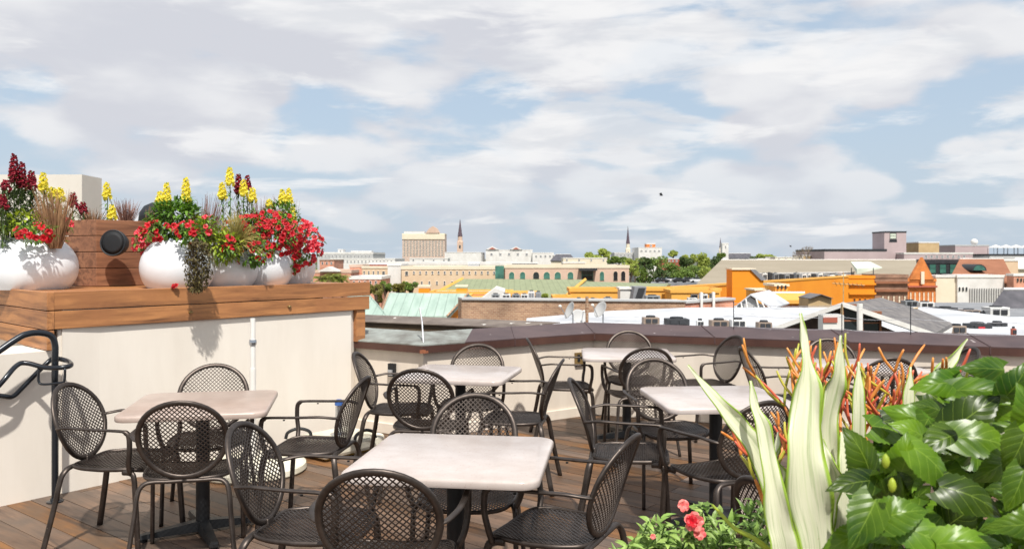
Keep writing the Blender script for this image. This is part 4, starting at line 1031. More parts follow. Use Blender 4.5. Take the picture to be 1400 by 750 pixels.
bld('penthouse', 'small orange rooftop penthouse on the white block behind the trees', 884, 896, 332.5, 528, 8, 'brick_orange', zb=PZ(339, 528), ch=.5, coping='white_paint', win=[W_(890, 890, 1, 334.5, 337, 3, 'grey')])
bld('civic_building', 'low grey and white wing around the foot of the dark spire', 840, 873, 345, 540, 20, 'pale_grey', win=[W_(844, 869, 6, 348, 350, 2, 'grey')])
hip('church_nave', 'church nave with violet grey roof right of the white tower', 990, 1028, 997, 1026, 346.3, 353, 452, 444, 'dark_roof', 'white_wall')
# left skyline
bld('office_block', 'pale stepped office block furthest left above the roofs', 434, 510, 344.5, 420, 40, 'pale_grey', coping='white_wall', ch=1.0, win=[W_(440, 505, 14, 349, 351.5, 1.8, 'grey')])
bld('office_block', 'lower white grey office wing with square windows beside the stepped block', 452, 540, 353, 330, 30, 'white_wall', win=[W_(460, 535, 16, 356, 358.5, 1.8, 'grey')])
bld('roof_house', 'small white rooftop house on the stepped office block', 462, 469, 340.5, 425, 6, 'white_wall', zb=PZ(345, 425), ch=.3, win=[W_(465.5, 465.5, 1, 342, 344, 2, 'grey')])
bld('roof_house', 'wide white rooftop plant room near the right end of the stepped office block', 480, 508, 342.8, 427, 6, 'white_wall', zb=PZ(345.5, 427), ch=.3)
e = bld('red_brick_house', 'dark red brick house with pale gable under the petunias', 437, 457, 355, 255, 14, 'brick_salmon', coping='brick_brown', win=[W_(441, 453, 3, 358, 361, 2, 'dark_glass')])
bld('shop_row', 'long low white roofline behind the beige building', 505, 700, 358.2, 235, 30, 'cream', coping='white_wall', ch=.8)
bld('salmon_building', 'salmon brick block at the left end of the beige building', 478, 496, 361.8, 205, 22, 'brick_salmon', coping='pinkbeige', ch=.6)
e = bld('long_salmon_hall', 'long salmon hall with a white awning gable next to the flower pots', 428, 480, 369, 195, 20, 'brick_salmon', coping='pinkbeige', ch=.7)
d = 192; MB().hull([(PX(434, d), d, PZ(371, d)), (PX(463, d), d, PZ(371, d)), (PX(448, d), d, PZ(364.5, d))], [(PX(434, d), d+5, PZ(371, d)), (PX(463, d), d+5, PZ(371, d)), (PX(448, d), d+5, PZ(364.5, d))]).build('awning_gable', 'white_wall', e)
bld('beige_annex', 'beige annex with small windows joining the white stair tower', 495, 530, 363.5, 182, 16, 'beige', ch=.5, coping='cream', win=[W_(498, 517, 4, 370.5, 375, 1.6), W_(524.5, 524.5, 1, 371, 376, 3.4)])
bld('stair_tower', 'blank white stair tower in the long beige frontage', 530, 548, 360, 176, 12, 'white_wall', ch=.5)
bld('low_brick_wing', 'low salmon brick wing with white coping in front of the beige annex', 478, 521, 377.5, 160, 12, 'brick_salmon', ch=.6, win=[W_(484, 514, 5, 384, 389, 2)])
e = bld('beige_building', 'long beige building with two rows of small square windows', 549, 690, 363.5, 172, 18, 'beige', coping='cream', ch=.7, win=[W_(556, 556, 1, 371, 376, 3.6), W_(566, 684, 15, 370.8, 374.3, 1.9), W_(556, 670, 12, 384.5, 388.5, 1.9)])
e = bld('arcade_building', 'pinkish building with a row of arched green windows above the sage roof', 690.5, 860, 362.3, 170, 18, 'pinkbeige', coping='cream', ch=.6, roof='grey_roof',
    win=[W_(699.5, 714.5, 2, 371.5, 381, 7, 'green_glass', 'cream', True), W_(733, 733, 1, 371.5, 381, 8, 'dark_glass', 'cream', True), W_(747.5, 762.5, 2, 371.5, 381, 8.3, 'green_glass', 'cream', True), W_(780, 780, 1, 371.5, 381, 7.6, 'green_glass', 'cream', True), W_(823, 823, 1, 371, 383, 5.6, 'green_glass', 'cream', True), W_(841.5, 852, 2, 370.5, 383, 5.6, 'dark_glass', 'cream', True)])
d = 170; MB().box((PX(803, d), d-1.2, PZ(368, d)), (24/F*d, 2.4, .5)).build('porch_canopy', 'dark_metal', e)
window(e, (PX(803, d), d-.05, PZ(376, d)), 14/F*d, 13/F*d, 'dark_glass', 'green_glass')
MB().box((PX(683, d), d-.2, PZ(372, d)), (12/F*d, .35, 18/F*d)).build('green_bay', 'green_glass', e)
for i, (a, b, y) in enumerate(((505, 545, 361.3), (640, 655, 360.6), (700, 735, 360), (770, 800, 359.5))):
    bld('plant_room', ['low terracotta plant room left of the hotel', 'small pale plant room below the needle spire', 'grey plant room above the arched windows at left', 'cream plant room above the arched windows at right'][i], a, b, y-1.5, 186+i, 5, ['red_roof', 'pale_grey', 'grey', 'cream'][i], zb=PZ(364, 186), ch=.25)
# --- sage roofs and yellow buildings
def gable_mass(name, label, near_a, near_b, ridge_a, ridge_b, m, wall, zb, trim, cat='building', rake=.35):
    e = empty(name, (near_a.x, near_a.y, zb), label, cat)
    far_a = ridge_a+(ridge_a-near_a); far_b = ridge_b+(ridge_b-near_b); far_a.z = near_a.z; far_b.z = near_b.z
    t = Vector((0, 0, -.25))
    r = MB(); r.add([near_a, near_b, ridge_b, ridge_a]+[v+t for v in (near_a, near_b, ridge_b, ridge_a)], [(0, 1, 2, 3), (7, 6, 5, 4), (0, 4, 5, 1), (1, 5, 6, 2), (2, 6, 7, 3), (3, 7, 4, 0)]); r.build('roof', m, e)
    r = MB(); r.add([ridge_a, ridge_b, far_b, far_a]+[v+t for v in (ridge_a, ridge_b, far_b, far_a)], [(0, 1, 2, 3), (7, 6, 5, 4), (0, 4, 5, 1), (1, 5, 6, 2), (2, 6, 7, 3), (3, 7, 4, 0)]); r.build('roof', m, e)
    wv = []; 
    for (na, rd, fr) in ((near_a, ridge_a, far_a), (near_b, ridge_b, far_b)):
        wv.append([Vector((na.x, na.y, zb)), Vector((na.x, na.y, na.z-.27)), Vector((rd.x, rd.y, rd.z-.27)), Vector((fr.x, fr.y, fr.z-.27)), Vector((fr.x, fr.y, zb))])
    ins = (near_b-near_a).normalized()*.15
    MB().hull([v+ins for v in wv[0]], [v-ins for v in wv[1]]).build('wall', wall, e)
    MB().tube([near_a+Vector((0, 0, .02)), ridge_a+Vector((0, 0, .02))], rake/2, 4).build('rake', trim, e)
    MB().tube([near_b+Vector((0, 0, .02)), ridge_b+Vector((0, 0, .02))], rake/2, 4).build('rake', trim, e)
    return e
gable_mass('sage_roofed_hall', 'long hall with sage green roof sloping towards the viewer', P(588, 405, 101), P(772, 406, 100), P(632, 381, 126), P(800, 382, 124), 'sage_roof', 'yellow_paint', GZ, 'yellow_paint', rake=.5)
gable_mass('sage_roofed_hall', 'lower sage green roof to the right behind the yellow building', P(778, 396, 108), P(905, 397, 106), P(800, 384.5, 124), P(912, 388, 120), 'sage_roof', 'yellow_paint', GZ, 'sage_roof')
for i, (a, b) in enumerate(((573, 588), (624, 639))):
    d = 92; e = empty('chimney_stack', (PX((a+b)/2, d), d, PZ(400, d)), ['orange block chimney left of the sage roof edge', 'orange block chimney in front of the sage roof'][i], 'chimney')
    MB().box((PX((a+b)/2, d), d, PZ(397, d)-1.2), ((b-a)/F*d, 1.2, PZ(391, d)-PZ(397, d)+2.4)).build('stack', 'orange_paint', e)
    MB().box((PX((a+b)/2, d), d, PZ(390.4, d)), ((b-a+2)/F*d, 1.4, .16)).build('cap', 'cream', e)
    MB().box((PX((a+b)/2, d), d, (PZ(397, d)-2.4+GZ)/2), ((b-a+4)/F*d, 1.6, PZ(397, d)-2.4-GZ)).build('shaft', 'orange_paint', e)
bld('yellow_row', 'low yellow wall strip under the sage roof left of the white gable', 588, 700, 398, 90, 5, 'yellow_paint', ch=.25, coping='yellow_paint')
bld('salmon_strip', 'low red roofed shed beside the white gable', 640, 672, 404, 72, 5, 'red_roof', ch=.2, coping='yellow_paint', roof='red_roof')
d = 66; e = empty('white_gable', (PX(676, d), d, GZ), 'small plain white gable wall behind the brick wall', 'building')
MB().hull([(PX(655, d), d, PZ(411, d)), (PX(690, d), d, PZ(411, d)), (PX(690, d), d, PZ(398, d)), (PX(677, d), d, PZ(394, d))], [(PX(655, d), d+6, PZ(411, d)), (PX(690, d), d+6, PZ(411, d)), (PX(690, d), d+6, PZ(398, d)), (PX(677, d), d+6, PZ(394, d))]).build('wall', 'white_wall', e)
MB().prism([(PX(655, d), d+.01), (PX(690, d), d+.01), (PX(690, d), d+5.9), (PX(655, d), d+5.9)], GZ, PZ(411, d)-.01).build('lower_wall', 'white_wall', e)
bld('yellow_strip', 'thin yellow parapet above the condenser units', 690, 735, 400, 80, 5, 'yellow_paint', ch=.3, coping='yellow_paint')
bld('yellow_building', 'plain amber yellow block with pale parapet right of centre', 780, 850, 394, 82, 4, 'yellow_paint', ch=.35, coping='yellow_paint', roof='taupe', win=[W_(792, 812, 2, 408, 412, 6, 'dark_glass', 'grey')])
bld('yellow_building', 'low pale yellow block left of the amber block', 757, 780, 404, 80, 3, 'yellow_paint', ch=.3, coping='yellow_paint', roof='taupe')
bld('white_roof_house', 'white rooftop box between the amber blocks', 848, 862, 392.5, 79, 2, 'white_wall', ch=.2, zb=GZ)
d = 77; e = empty('skylight', (PX(876, d), d, PZ(412, d)-1), 'grey slanted rooftop skylight with a black louvre', 'skylight')
MB().hull([(PX(861, d), d, PZ(413, d)-1), (PX(879, d), d, PZ(413, d)-1), (PX(884, d), d, PZ(392, d)), (PX(868, d), d, PZ(392, d))], [(PX(861, d), d+3, PZ(413, d)-1), (PX(879, d), d+3, PZ(413, d)-1), (PX(884, d), d+3, PZ(392, d)), (PX(868, d), d+3, PZ(392, d))]).build('casing', 'grey', e)
MB().hull([(PX(868, d), d-.25, PZ(409, d)), (PX(876, d), d-.25, PZ(409, d)), (PX(882, d), d-.25, PZ(393.5, d)), (PX(873, d), d-.25, PZ(393.5, d))], [(PX(868, d), d-.02, PZ(409, d)), (PX(876, d), d-.02, PZ(409, d)), (PX(882, d), d-.02, PZ(393.5, d)), (PX(873, d), d-.02, PZ(393.5, d))]).build('louvre', 'dark_metal', e)
bld('yellow_building', 'amber block with pale lower wing right of the slanted skylight', 882, 985, 393.5, 84, 4, 'yellow_paint', ch=.3, coping='yellow_paint', roof='taupe')
bld('yellow_building', 'amber projecting wing in front of the long orange wall', 918, 983, 396, 80, 3.5, 'yellow_paint', ch=.3, coping='yellow_paint', roof='taupe', win=[W_(949, 949, 1, 403, 411, 8, 'dark_glass', 'grey'), W_(973, 973, 1, 402, 408, 5, 'dark_glass', 'grey')])
# long orange wall receding to the right
def wallpoly(name, label, pts_top, zb, m, th=1.0, cat='building', coping=None, ch=.3):
    a, b = pts_top; e = empty(name, (a.x, a.y, zb), label, cat); dv = (b-a); dv.z = 0; n = Vector((-dv.y, dv.x, 0)).normalized()*th
    if n.y < 0: n = -n
    MB().hull([(a.x, a.y, zb), (b.x, b.y, zb), b, a], [(a.x+n.x, a.y+n.y, zb), (b.x+n.x, b.y+n.y, zb), b+n, a+n]).build('wall', m, e)
    if coping:
        q = n.normalized()*.1; u = Vector((0, 0, ch))
        MB().hull([a-q, b-q, b-q+u, a-q+u], [a+n+q, b+n+q, b+n+q+u, a+n+q+u]).build('coping', coping, e)
    return e
oa, ob = P(893, 396.5, 88), P(1160, 378.5, 140)
e = wallpoly('orange_building', 'long bright orange building whose wall climbs to the right', (oa, ob), GZ, 'orange_paint', .7, coping='yellow_paint', ch=.25)
for (px, y, w_, h_) in ((998, 404, 9, 7), (1034, 401, 9, 6)):
    dd_ = on_seg(Vector((oa.x, oa.y, 0)), Vector((ob.x, ob.y, 0)), px); window(e, (dd_.x, dd_.y-.05, PZ(y, dd_.y)), w_/F*dd_.y, h_/F*dd_.y, 'dark_glass', 'orange_paint', False, math.atan2(ob.y-oa.y, ob.x-oa.x))
e = bld('orange_building', 'orange end block with stepped cornices joined to the brown brick block', 1160, 1195.5, 376.5, 141, 4, 'orange_paint', ch=.5, coping='orange_paint', win=[W_(1168, 1190, 4, 408, 413, 2.6, 'dark_glass', 'orange_paint')])
for y in (388, 401): MB().box((PX(1178, 141), 140.8, PZ(y, 141)), (36.6/F*141, .5, .35)).build('cornice', 'orange_paint', e)
d = 94; e = empty('orange_roof_house', (PX(1018, d), d, -8), 'orange rooftop block with a slanted right side and grey edge', 'building')
MB().hull([(PX(1001, d), d, PZ(394, d)), (PX(1044, d), d, PZ(394, d)), (PX(1044, d), d, PZ(383, d)), (PX(1032, d), d, PZ(368.5, d)), (PX(1001, d), d, PZ(368.5, d))], [(PX(1001, d), d+2.5, PZ(394, d)), (PX(1044, d), d+2.5, PZ(394, d)), (PX(1044, d), d+2.5, PZ(383, d)), (PX(1032, d), d+2.5, PZ(368.5, d)), (PX(1001, d), d+2.5, PZ(368.5, d))]).build('wall', 'orange_paint', e)
MB().box((PX(1016.5, d), d+1.25, PZ(367.6, d)), (33/F*d, 2.8, .18)).build('coping', 'cream', e)
MB().hull([(PX(1032, d), d-.2, PZ(368, d)), (PX(1025, d), d-.2, PZ(368, d)), (PX(1040, d), d-.2, PZ(383, d)), (PX(1048, d), d-.2, PZ(383, d))], [(PX(1032, d), d-.02, PZ(368, d)), (PX(1025, d), d-.02, PZ(368, d)), (PX(1040, d), d-.02, PZ(383, d)), (PX(1048, d), d-.02, PZ(383, d))]).build('edge_panel', 'grey', e)
MB().prism([(PX(1001, d), d+.01), (PX(1040, d), d+.01), (PX(1040, d), d+2.4), (PX(1001, d), d+2.4)], GZ, PZ(394, d)-.01).build('lower_wall', 'orange_paint', e)
hip('taupe_roofed_market', 'wide taupe hipped roof stretching behind the orange building', 952, 1266, 986, 1252, 355.3, 388, 196, 153, 'taupe', 'cream')
dv_ = Vector((oa.y-ob.y, ob.x-oa.x, 0)).normalized()*5
wallpoly('market_terrace', 'rooftop terrace wall with a white edge behind the plant units', (P(1036, 375, 118), P(1168, 372.5, 150)), -9, 'pale_grey', .5, coping='white_wall', ch=.2)
# yellow sheds in front of the orange wall
e = bld('yellow_turret', 'small yellow rooftop turret with three arched openings', 1060, 1077, 388, 72, 3, 'yellow_paint', ch=.2, coping='cream', win=[W_(1063, 1073.5, 3, 389.5, 395, 2.4, 'dark_glass', 'cream', True)])
hip('yellow_shed', 'yellow shed with a faded orange roof left of the tan gable', 1040, 1104, 1047, 1100, 401, 410, 71, 67, 'yellow_paint', 'orange_paint')
bld('yellow_annex', 'blank yellow annex above the white canopy', 1033, 1060, 395, 74, 3, 'yellow_paint', ch=.15, coping='cream')
d = 62; e = empty('tan_gable_house', (PX(1121, d), d, GZ), 'small tan gabled rooftop house left of the grey shingled roof', 'building')
MB().hull([(PX(1105, d), d, GZ), (PX(1137, d), d, GZ), (PX(1137, d), d, PZ(408, d)), (PX(1121, d), d, PZ(402.5, d)), (PX(1105, d), d, PZ(408, d))], [(PX(1105, d), d+2, GZ), (PX(1137, d), d+2, GZ), (PX(1137, d), d+2, PZ(408, d)), (PX(1121, d), d+2, PZ(402.5, d)), (PX(1105, d), d+2, PZ(408, d))]).build('wall', 'tan_gable', e)
for sx_ in (1105, 1137): MB().hull([(PX(sx_, d), d-.3, PZ(408, d)), (PX(1121, d), d-.3, PZ(402.5, d)), (PX(1121, d), d-.3, PZ(401.7, d)), (PX(sx_, d), d-.3, PZ(407.2, d))], [(PX(sx_, d), d+2.2, PZ(408, d)), (PX(1121, d), d+2.2, PZ(402.5, d)), (PX(1121, d), d+2.2, PZ(401.7, d)), (PX(sx_, d), d+2.2, PZ(407.2, d))]).build('roof', 'grey_roof', e)
# --- right-hand blocks
e = bld('brown_brick_building', 'brown brick block with dark cornice bands next to the orange gable', 1196, 1241, 375, 143, 5, 'brick_brown', ch=.6, coping='brick_brown', win=[W_(1207, 1237, 5, 404, 413, 2.2, 'cream', 'brick_brown')])
for y in (386, 397): MB().box((PX(1218.5, 143), 142.8, PZ(y, 143)), (45.6/F*143, .5, .4)).build('cornice', 'brown_roof', e)
d = 145; e = bld('orange_gabled_building', 'orange brick building with a pointed gable and tall white window', 1240, 1279, 381, d, 5, 'brick_orange', ch=.5, coping='brick_orange', win=[W_(1245, 1275, 6, 399, 413, 2.1, 'cream', 'brick_orange')])
MB().hull([(PX(1243, d), d-.3, PZ(382, d)), (PX(1276, d), d-.3, PZ(382, d)), (PX(1260.5, d), d-.3, PZ(351.5, d))], [(PX(1243, d), d+.6, PZ(382, d)), (PX(1276, d), d+.6, PZ(382, d)), (PX(1260.5, d), d+.6, PZ(351.5, d))]).build('gable', 'brick_orange', e)
MB().box((PX(1259.5, d), d-.45, PZ(379.5, d)), (4.4/F*d, .25, 17/F*d)).build('gable_window', 'cream', e)
MB().box((PX(1260, d), d-.25, PZ(391.5, d)), (39.6/F*d, .5, .3)).build('cornice', 'red_roof', e)
bld('cream_block', 'plain cream block between the orange gable and the bright white building', 1279.5, 1309, 376, 146, 5, 'cream', ch=.4, coping='white_wall', roof='pale_grey')
e = bld('white_building', 'bright white building with slim pilasters and three dark windows', 1309, 1373, 375.5, 145.5, 5, 'white_wall', ch=.5, win=[W_(1311.5, 1321, 3, 392, 397.5, 2.2, 'dark_glass', 'white_paint', True)])
for i in range(14): MB().box((PX(1326+i*3.3, 145.4), 145.35, PZ(403.5, 145.4)), (.75/F*140, .3, 20/F*140)).build('pilaster', 'pale_grey', e)
hip('mansard_building', 'building with a brown mansard roof and a green oval dormer window', 1296, 1388, 1312, 1372, 354, 385, 162, 150, 'brown_roof', 'brick_brown', trim='white_paint')
d = 157; e = empty('oval_dormer', (PX(1339, d), d-2.5, PZ(366, d)), 'green arched dormer window on the brown mansard roof', 'dormer')
MB().hull([(PX(1339+10*math.cos(t), 154.0), 154.0, PZ(370+0-9*math.sin(t), 154.0)) for t in [math.pi*i/10 for i in range(11)]], [(PX(1339+10*math.cos(t), 154.0), 160, PZ(370-9*math.sin(t), 154.0)) for t in [math.pi*i/10 for i in range(11)]]).build('frame', 'dark_metal', e)
MB().hull([(PX(1339+8*math.cos(t), 153.9), 153.9, PZ(369.3-7*math.sin(t), 153.9)) for t in [math.pi*i/10 for i in range(11)]], [(PX(1339+8*math.cos(t), 153.9), 153.98, PZ(369.3-7*math.sin(t), 153.9)) for t in [math.pi*i/10 for i in range(11)]]).build('pane', 'green_glass', e)
e = bld('glazed_penthouse', 'dark roofed penthouse with pale green glazing behind the orange gable', 1264, 1312, 354.5, 165, 3, 'dark_metal', ch=.8, coping='dark_metal', zb=GZ, win=[W_(1275, 1303, 3, 361, 373, 8.5, 'green_glass', 'dark_metal')])
bld('peach_house', 'peach coloured gable end at the far right edge', 1366, 1392, 354, 170, 3, 'beige', ch=.4)
bld('orange_brick_house', 'orange brick house with arched windows cut by the right edge', 1386, 1425, 374, 143, 2, 'brick_salmon', ch=.4, win=[W_(1391, 1400, 3, 380, 385, 2.2, 'dark_glass', 'cream', True)])
hip('white_gabled_house', 'white roofed house with a bright gable at the right edge', 1372, 1430, 1388, 1420, 353, 366, 182, 172, 'white_wall', 'cream')
# skyline right
bld('mauve_building', 'long windowless mauve building on the right skyline', 1127, 1212, 340.3, 300, 30, 'mauve', ch=.8, coping='dark_metal', roof='grey')
e = bld('mauve_tower', 'mauve stair tower with an open top rising on the right skyline', 1209, 1239, 316, 302, 10, 'mauve', ch=.5, coping='dark_metal', roof='grey', win=[W_(1221, 1221, 1, 319, 326, 8, 'canopy', 'dark_metal'), W_(1221, 1221, 1, 328, 330, 9, 'dark_glass', 'dark_metal')])
bld('mauve_building', 'lower mauve wing with rooftop plant right of the stair tower', 1236, 1330, 345, 296, 6, 'mauve', ch=.6, coping='white_wall', roof='grey', win=[W_(1266, 1318, 8, 349, 352.5, 3, 'grey')])
bld('roof_room', 'tan rooftop room on the lower mauve wing', 1256, 1284, 330.5, 306, 10, 'tan_gable', ch=.4, zb=PZ(346, 300))
bld('mauve_building', 'mauve block under the white dome at the right', 1306, 1352, 334.5, 310, 20, 'mauve', ch=.5, coping='pale_grey')
e = empty('roof_dome', P(1332, 334, 312), 'small white ball shaped dome on the mauve block', 'dome')
MB().lathe([(.6, -.6), (1.15, -.2), (1.3, .5), (1.1, 1.2), (.6, 1.6), (.01, 1.75)], P(1332, 332.5, 312), 16).build('ball', 'white_wall', e, smooth=True)
MB().tube([P(1332, 332.5, 312)-Vector((0, 0, .6)), P(1332, 334.5, 312)-Vector((0, 0, .3))], .3, 8).build('stand', 'dark_metal', e)
e = bld('tent_building', 'long grey building at the right edge carrying a row of white tents', 1353, 1440, 347, 290, 12, 'pale_grey', ch=.6, coping='dark_metal')
for i in range(5):
    d = 292; cx = PX(1361+i*14, d); e = empty('peaked_tent', (cx, d, PZ(347, d)), ['first', 'second', 'third', 'fourth', 'fifth'][i]+' white peaked tent from the left on the building at the right edge', 'tent', 'white tents on the skyline')
    MB().hull([(cx-1.8, d-2, PZ(338.5, d)), (cx+1.8, d-2, PZ(338.5, d)), (cx+1.8, d+2, PZ(338.5, d)), (cx-1.8, d+2, PZ(338.5, d))], [(cx-.15, d-.15, PZ(334.5, d)), (cx+.15, d-.15, PZ(334.5, d)), (cx+.15, d+.15, PZ(334.5, d)), (cx-.15, d+.15, PZ(334.5, d))]).build('canopy', 'white_wall', e)
    for a in (-1, 1):
        for b in (-1, 1): MB().tube([(cx+a*1.7, d+b*1.9, PZ(338.5, d)), (cx+a*1.7, d+b*1.9, PZ(347, d))], .07, 5).build('pole', 'dark_metal', e)
for i, (a, b, y, m, lb) in enumerate(((1060, 1098, 351, 'cream', 'low cream house between the lime tree and the bare tree'), (1098, 1127, 348.5, 'tan_gable', 'tan house behind the bare tree'), (1036, 1062, 353, 'brown_roof', 'brown roofed house right of the rounded lime tree'), (770, 830, 352, 'cream', 'pale houses row below the light green tree'), (905, 930, 353, 'red_roof', 'little red roofed house among the dense trees'), (560, 612, 352.5, 'white_wall', 'pale low block at the foot of the hotel'), (1110, 1135, 346.5, 'pale_grey', 'grey stepped roof left of the long mauve building'))):
    bld('small_house', lb, a, b, y, 310+i*3, 12, m, ch=.3, win=[W_(a+5, b-5, 4, y+2, y+4.5, 2, 'grey')])
# translucent canopy and plant on the market roof
d = 150; e = empty('translucent_canopy', P(1177, 374, d), 'pale translucent canopy above the end of the orange building', 'canopy')
MB().hull([(PX(1163, d), d, PZ(357.5, d)), (PX(1190, d), d, PZ(357.5, d)), (PX(1196, d), d-3, PZ(365, d)), (PX(1162, d), d-3, PZ(367, d))], [(PX(1163, d), d, PZ(358.3, d)), (PX(1190, d), d, PZ(358.3, d)), (PX(1196, d), d-3, PZ(366, d)), (PX(1162, d), d-3, PZ(374, d))]).build('sheet', 'canopy', e)
for px in (1164, 1194): MB().tube([P(px, 366, d-3), P(px, 384, d-3)], .08, 6).build('pole', 'dark_metal', e)
# --- condenser / plant units
mat('unit_grey', s(150, 154, 156), s(128, 132, 136), rough=.6, scale=2); mat('unit_tan', s(150, 132, 116), s(126, 110, 98), rough=.6, scale=2); mat('unit_white', s(224, 224, 222), s(206, 206, 204), rough=.6, scale=2)
def unit(px0, px1, yt, yb, d, m, label, D=None, grille='dark_metal', sign=False, zb=None):
    a, b = PX(px0, d), PX(px1, d); z1 = PZ(yt, d); z0 = PZ(yb, d) if zb is None else zb; D = D or (b-a)*.8
    e = empty('condenser_unit', ((a+b)/2, d, z0), label, 'rooftop unit', 'condenser units on the roofs')
    MB().box(((a+b)/2, d+D/2, (z0+z1)/2), (b-a, D, z1-z0)).build('casing', m, e, bevel=.02)
    n = max(2, int((b-a)/.5)); wv = (b-a)*.8/n
    gr = MB()
    for i in range(n):
        gr.box((a+(b-a)*(.1+.8*(i+.5)/n), d-.02, z0+(z1-z0)*.5), (wv*.8, .05, (z1-z0)*.6))
    gr.build('grille', grille, e)
    MB().lathe([((b-a)*.3, 0), ((b-a)*.3, .06), ((b-a)*.24, .08)], ((a+b)/2, d+D/2, z1), 16).build('fan_guard', 'dark_metal', e)
    MB().box(((a+b)/2, d+D/2, (z0-.35)), ((b-a)*.8, D*.8, .7)).build('plinth', m, e)
    if sign: MB().box((a+(b-a)*.45, d-.06, z0+(z1-z0)*.55), ((b-a)*.3, .03, (z1-z0)*.24)).build('label_plate', 'red_sign', e)
g = random.Random(8)
names = ['leftmost of the units above the brick wall, dark front', 'second unit above the brick wall, grey sided', 'third unit above the brick wall, dark front', 'fourth unit above the brick wall, dark and square']
for i, (a, b) in enumerate(((672, 683), (686, 698), (700, 711), (712, 722))):
    unit(a, b, 402, 410, 60, ['unit_grey', 'unit_white', 'unit_grey', 'unit_white'][i], names[i])
unit(722, 731, 398, 410, 61, 'unit_white', 'tall white ribbed unit right of the four small units', grille='grey'); unit(732, 740, 399, 410, 61, 'unit_grey', 'tall grey ribbed unit at the right end above the brick wall', grille='grey')
plat = MB().prism([(PX(640, 58), 58), (PX(905, 58), 58), (PX(925, 64), 64), (PX(640, 64), 64)], GZ, PZ(411, 58)-.25); tag(plat.build('flat_roof_building', 'grey_roof'), 'flat grey roofed building carrying the units behind the brick wall', 'building')
unit(787, 796, 407.5, 411.5, 62, 'unit_grey', 'low dark unit before the amber block'); unit(806, 815, 408, 411.5, 62, 'unit_grey', 'flat unit near the middle of the amber block'); unit(826, 837, 406.5, 412, 63, 'unit_grey', 'grey square unit at the right of the amber block')
unit(883, 903, 404, 412.5, 66, 'unit_grey', 'long bluish grey unit right of the slanted skylight'); unit(941, 953, 407, 413, 70, 'unit_white', 'unit with white casing before the amber wing'); unit(957, 968, 402, 411, 72, 'unit_white', 'white box unit beside the dark window of the amber wing')
for i in range(16):
    px = 1036+i*7.6+g.uniform(-1, 1); y0_ = 374+g.uniform(-1.5, 1.5)
    lbn = ['grey', 'white', 'dark', 'tall grey', 'low white', 'square', 'narrow', 'wide', 'blue grey', 'stubby', 'bright', 'boxy', 'small', 'slim', 'last but one', 'last'][i]
    dq = on_seg(Vector((oa.x, oa.y, 0)), Vector((ob.x, ob.y, 0)), min(px+6, 1150)).y+2.2; unit(px, px+g.uniform(4, 6.5), y0_, 384, dq, g.choice(['unit_grey', 'unit_white', 'unit_grey', 'dark_metal']), 'rooftop plant unit above the long orange wall, number of the row from the left: '+['one', 'two', 'three', 'four', 'five', 'six', 'seven', 'eight', 'nine', 'ten', 'eleven', 'twelve', 'thirteen', 'fourteen', 'fifteen', 'sixteen'][i], D=1.2)
wr = [('left', 880, 902, 434, 443, 'unit_tan'), ('dark wide', 912, 943, 436, 444.5, 'dark_metal'), ('pale', 953, 963, 438, 446, 'unit_white'), ('second brown', 973, 997, 438, 447, 'unit_tan'), ('white boxy', 1001, 1021, 437, 448, 'unit_white'), ('third brown', 1037, 1056, 440.5, 449, 'unit_tan')]
for (n_, a, b, y0_, y1_, m) in wr: unit(a, b, y0_, y1_, 2.86*F/(y1_-HY), m, n_+' unit on the white flat roof just behind the brown cap')
# white flat roof & brick wall
e = empty('white_flat_roof', (5, 30, GZ), 'large bright white flat roof between the terrace and the brick wall', 'building')
MB().prism([(.3, 26), (.72, 38.7), (5.2, 43.9), (10, 46.9), (24, 47.5), (24, 26)], GZ, -1.36).build('wall', 'dark_brick', e)
MB().prism([(.25, 25.9), (.70, 38.75), (5.2, 43.95), (10, 46.95), (24.05, 47.55), (24.05, 25.9)], -1.358, -1.30).build('roof', 'white_roof', e)
for i, (px0, px1) in enumerate(((955, 958), (975, 976))): pass
ba, bb = P(631, 409.5, 44.6), P(936, 412.5, 48)
e = wallpoly('brick_wall', 'long worn tan brick parapet wall with a pale coping', (ba, bb), GZ, 'brick_tan', 1.0, 'wall', 'pale_grey', .1)
e = wallpoly('brick_wall', 'short salmon brick wall with white pilasters beside the white canopy', (P(936.5, 414.5, 48.1), P(1004, 409.5, 50)), GZ, 'brick_salmon', .8, 'wall', 'pale_grey', .12)
for px, y in ((958, 418), (974.5, 420)):
    q = on_seg(P(936, 412.5, 48.1), P(1004, 409.5, 50), px); MB().box((q.x, q.y-.15, -1.0), (.14, .25, 1.0)).build('pilaster', 'white_paint', e)
# white translucent gable canopy
d = 47.6; e = empty('white_canopy', P(1030, 424, d), 'white gabled canopy roof with visible ribs on the flat roof', 'canopy')
A_, B_, T_ = P(1000, 424, d), P(1057, 423, d+1), P(1026, 403.5, d+.5); bk = Vector((3.0, 6, 0))
MB().hull([A_, T_, T_+Vector((0, 0, .08)), A_+Vector((0, 0, .08))], [A_+bk, T_+bk, T_+bk+Vector((0, 0, .08)), A_+bk+Vector((0, 0, .08))]).build('roof_panel', 'white_roof', e)
MB().hull([T_, B_, B_+Vector((0, 0, .08)), T_+Vector((0, 0, .08))], [T_+bk, B_+bk, B_+bk+Vector((0, 0, .08)), T_+bk+Vector((0, 0, .08))]).build('roof_panel', 'white_roof', e)
MB().hull([A_+Vector((.2, .3, 0)), B_+Vector((-.2, .3, 0)), T_+Vector((0, .3, -.05))], [A_+Vector((.2, .4, 0)), B_+Vector((-.2, .4, 0)), T_+Vector((0, .4, -.05))]).build('gable_sheet', 'pale_grey', e)
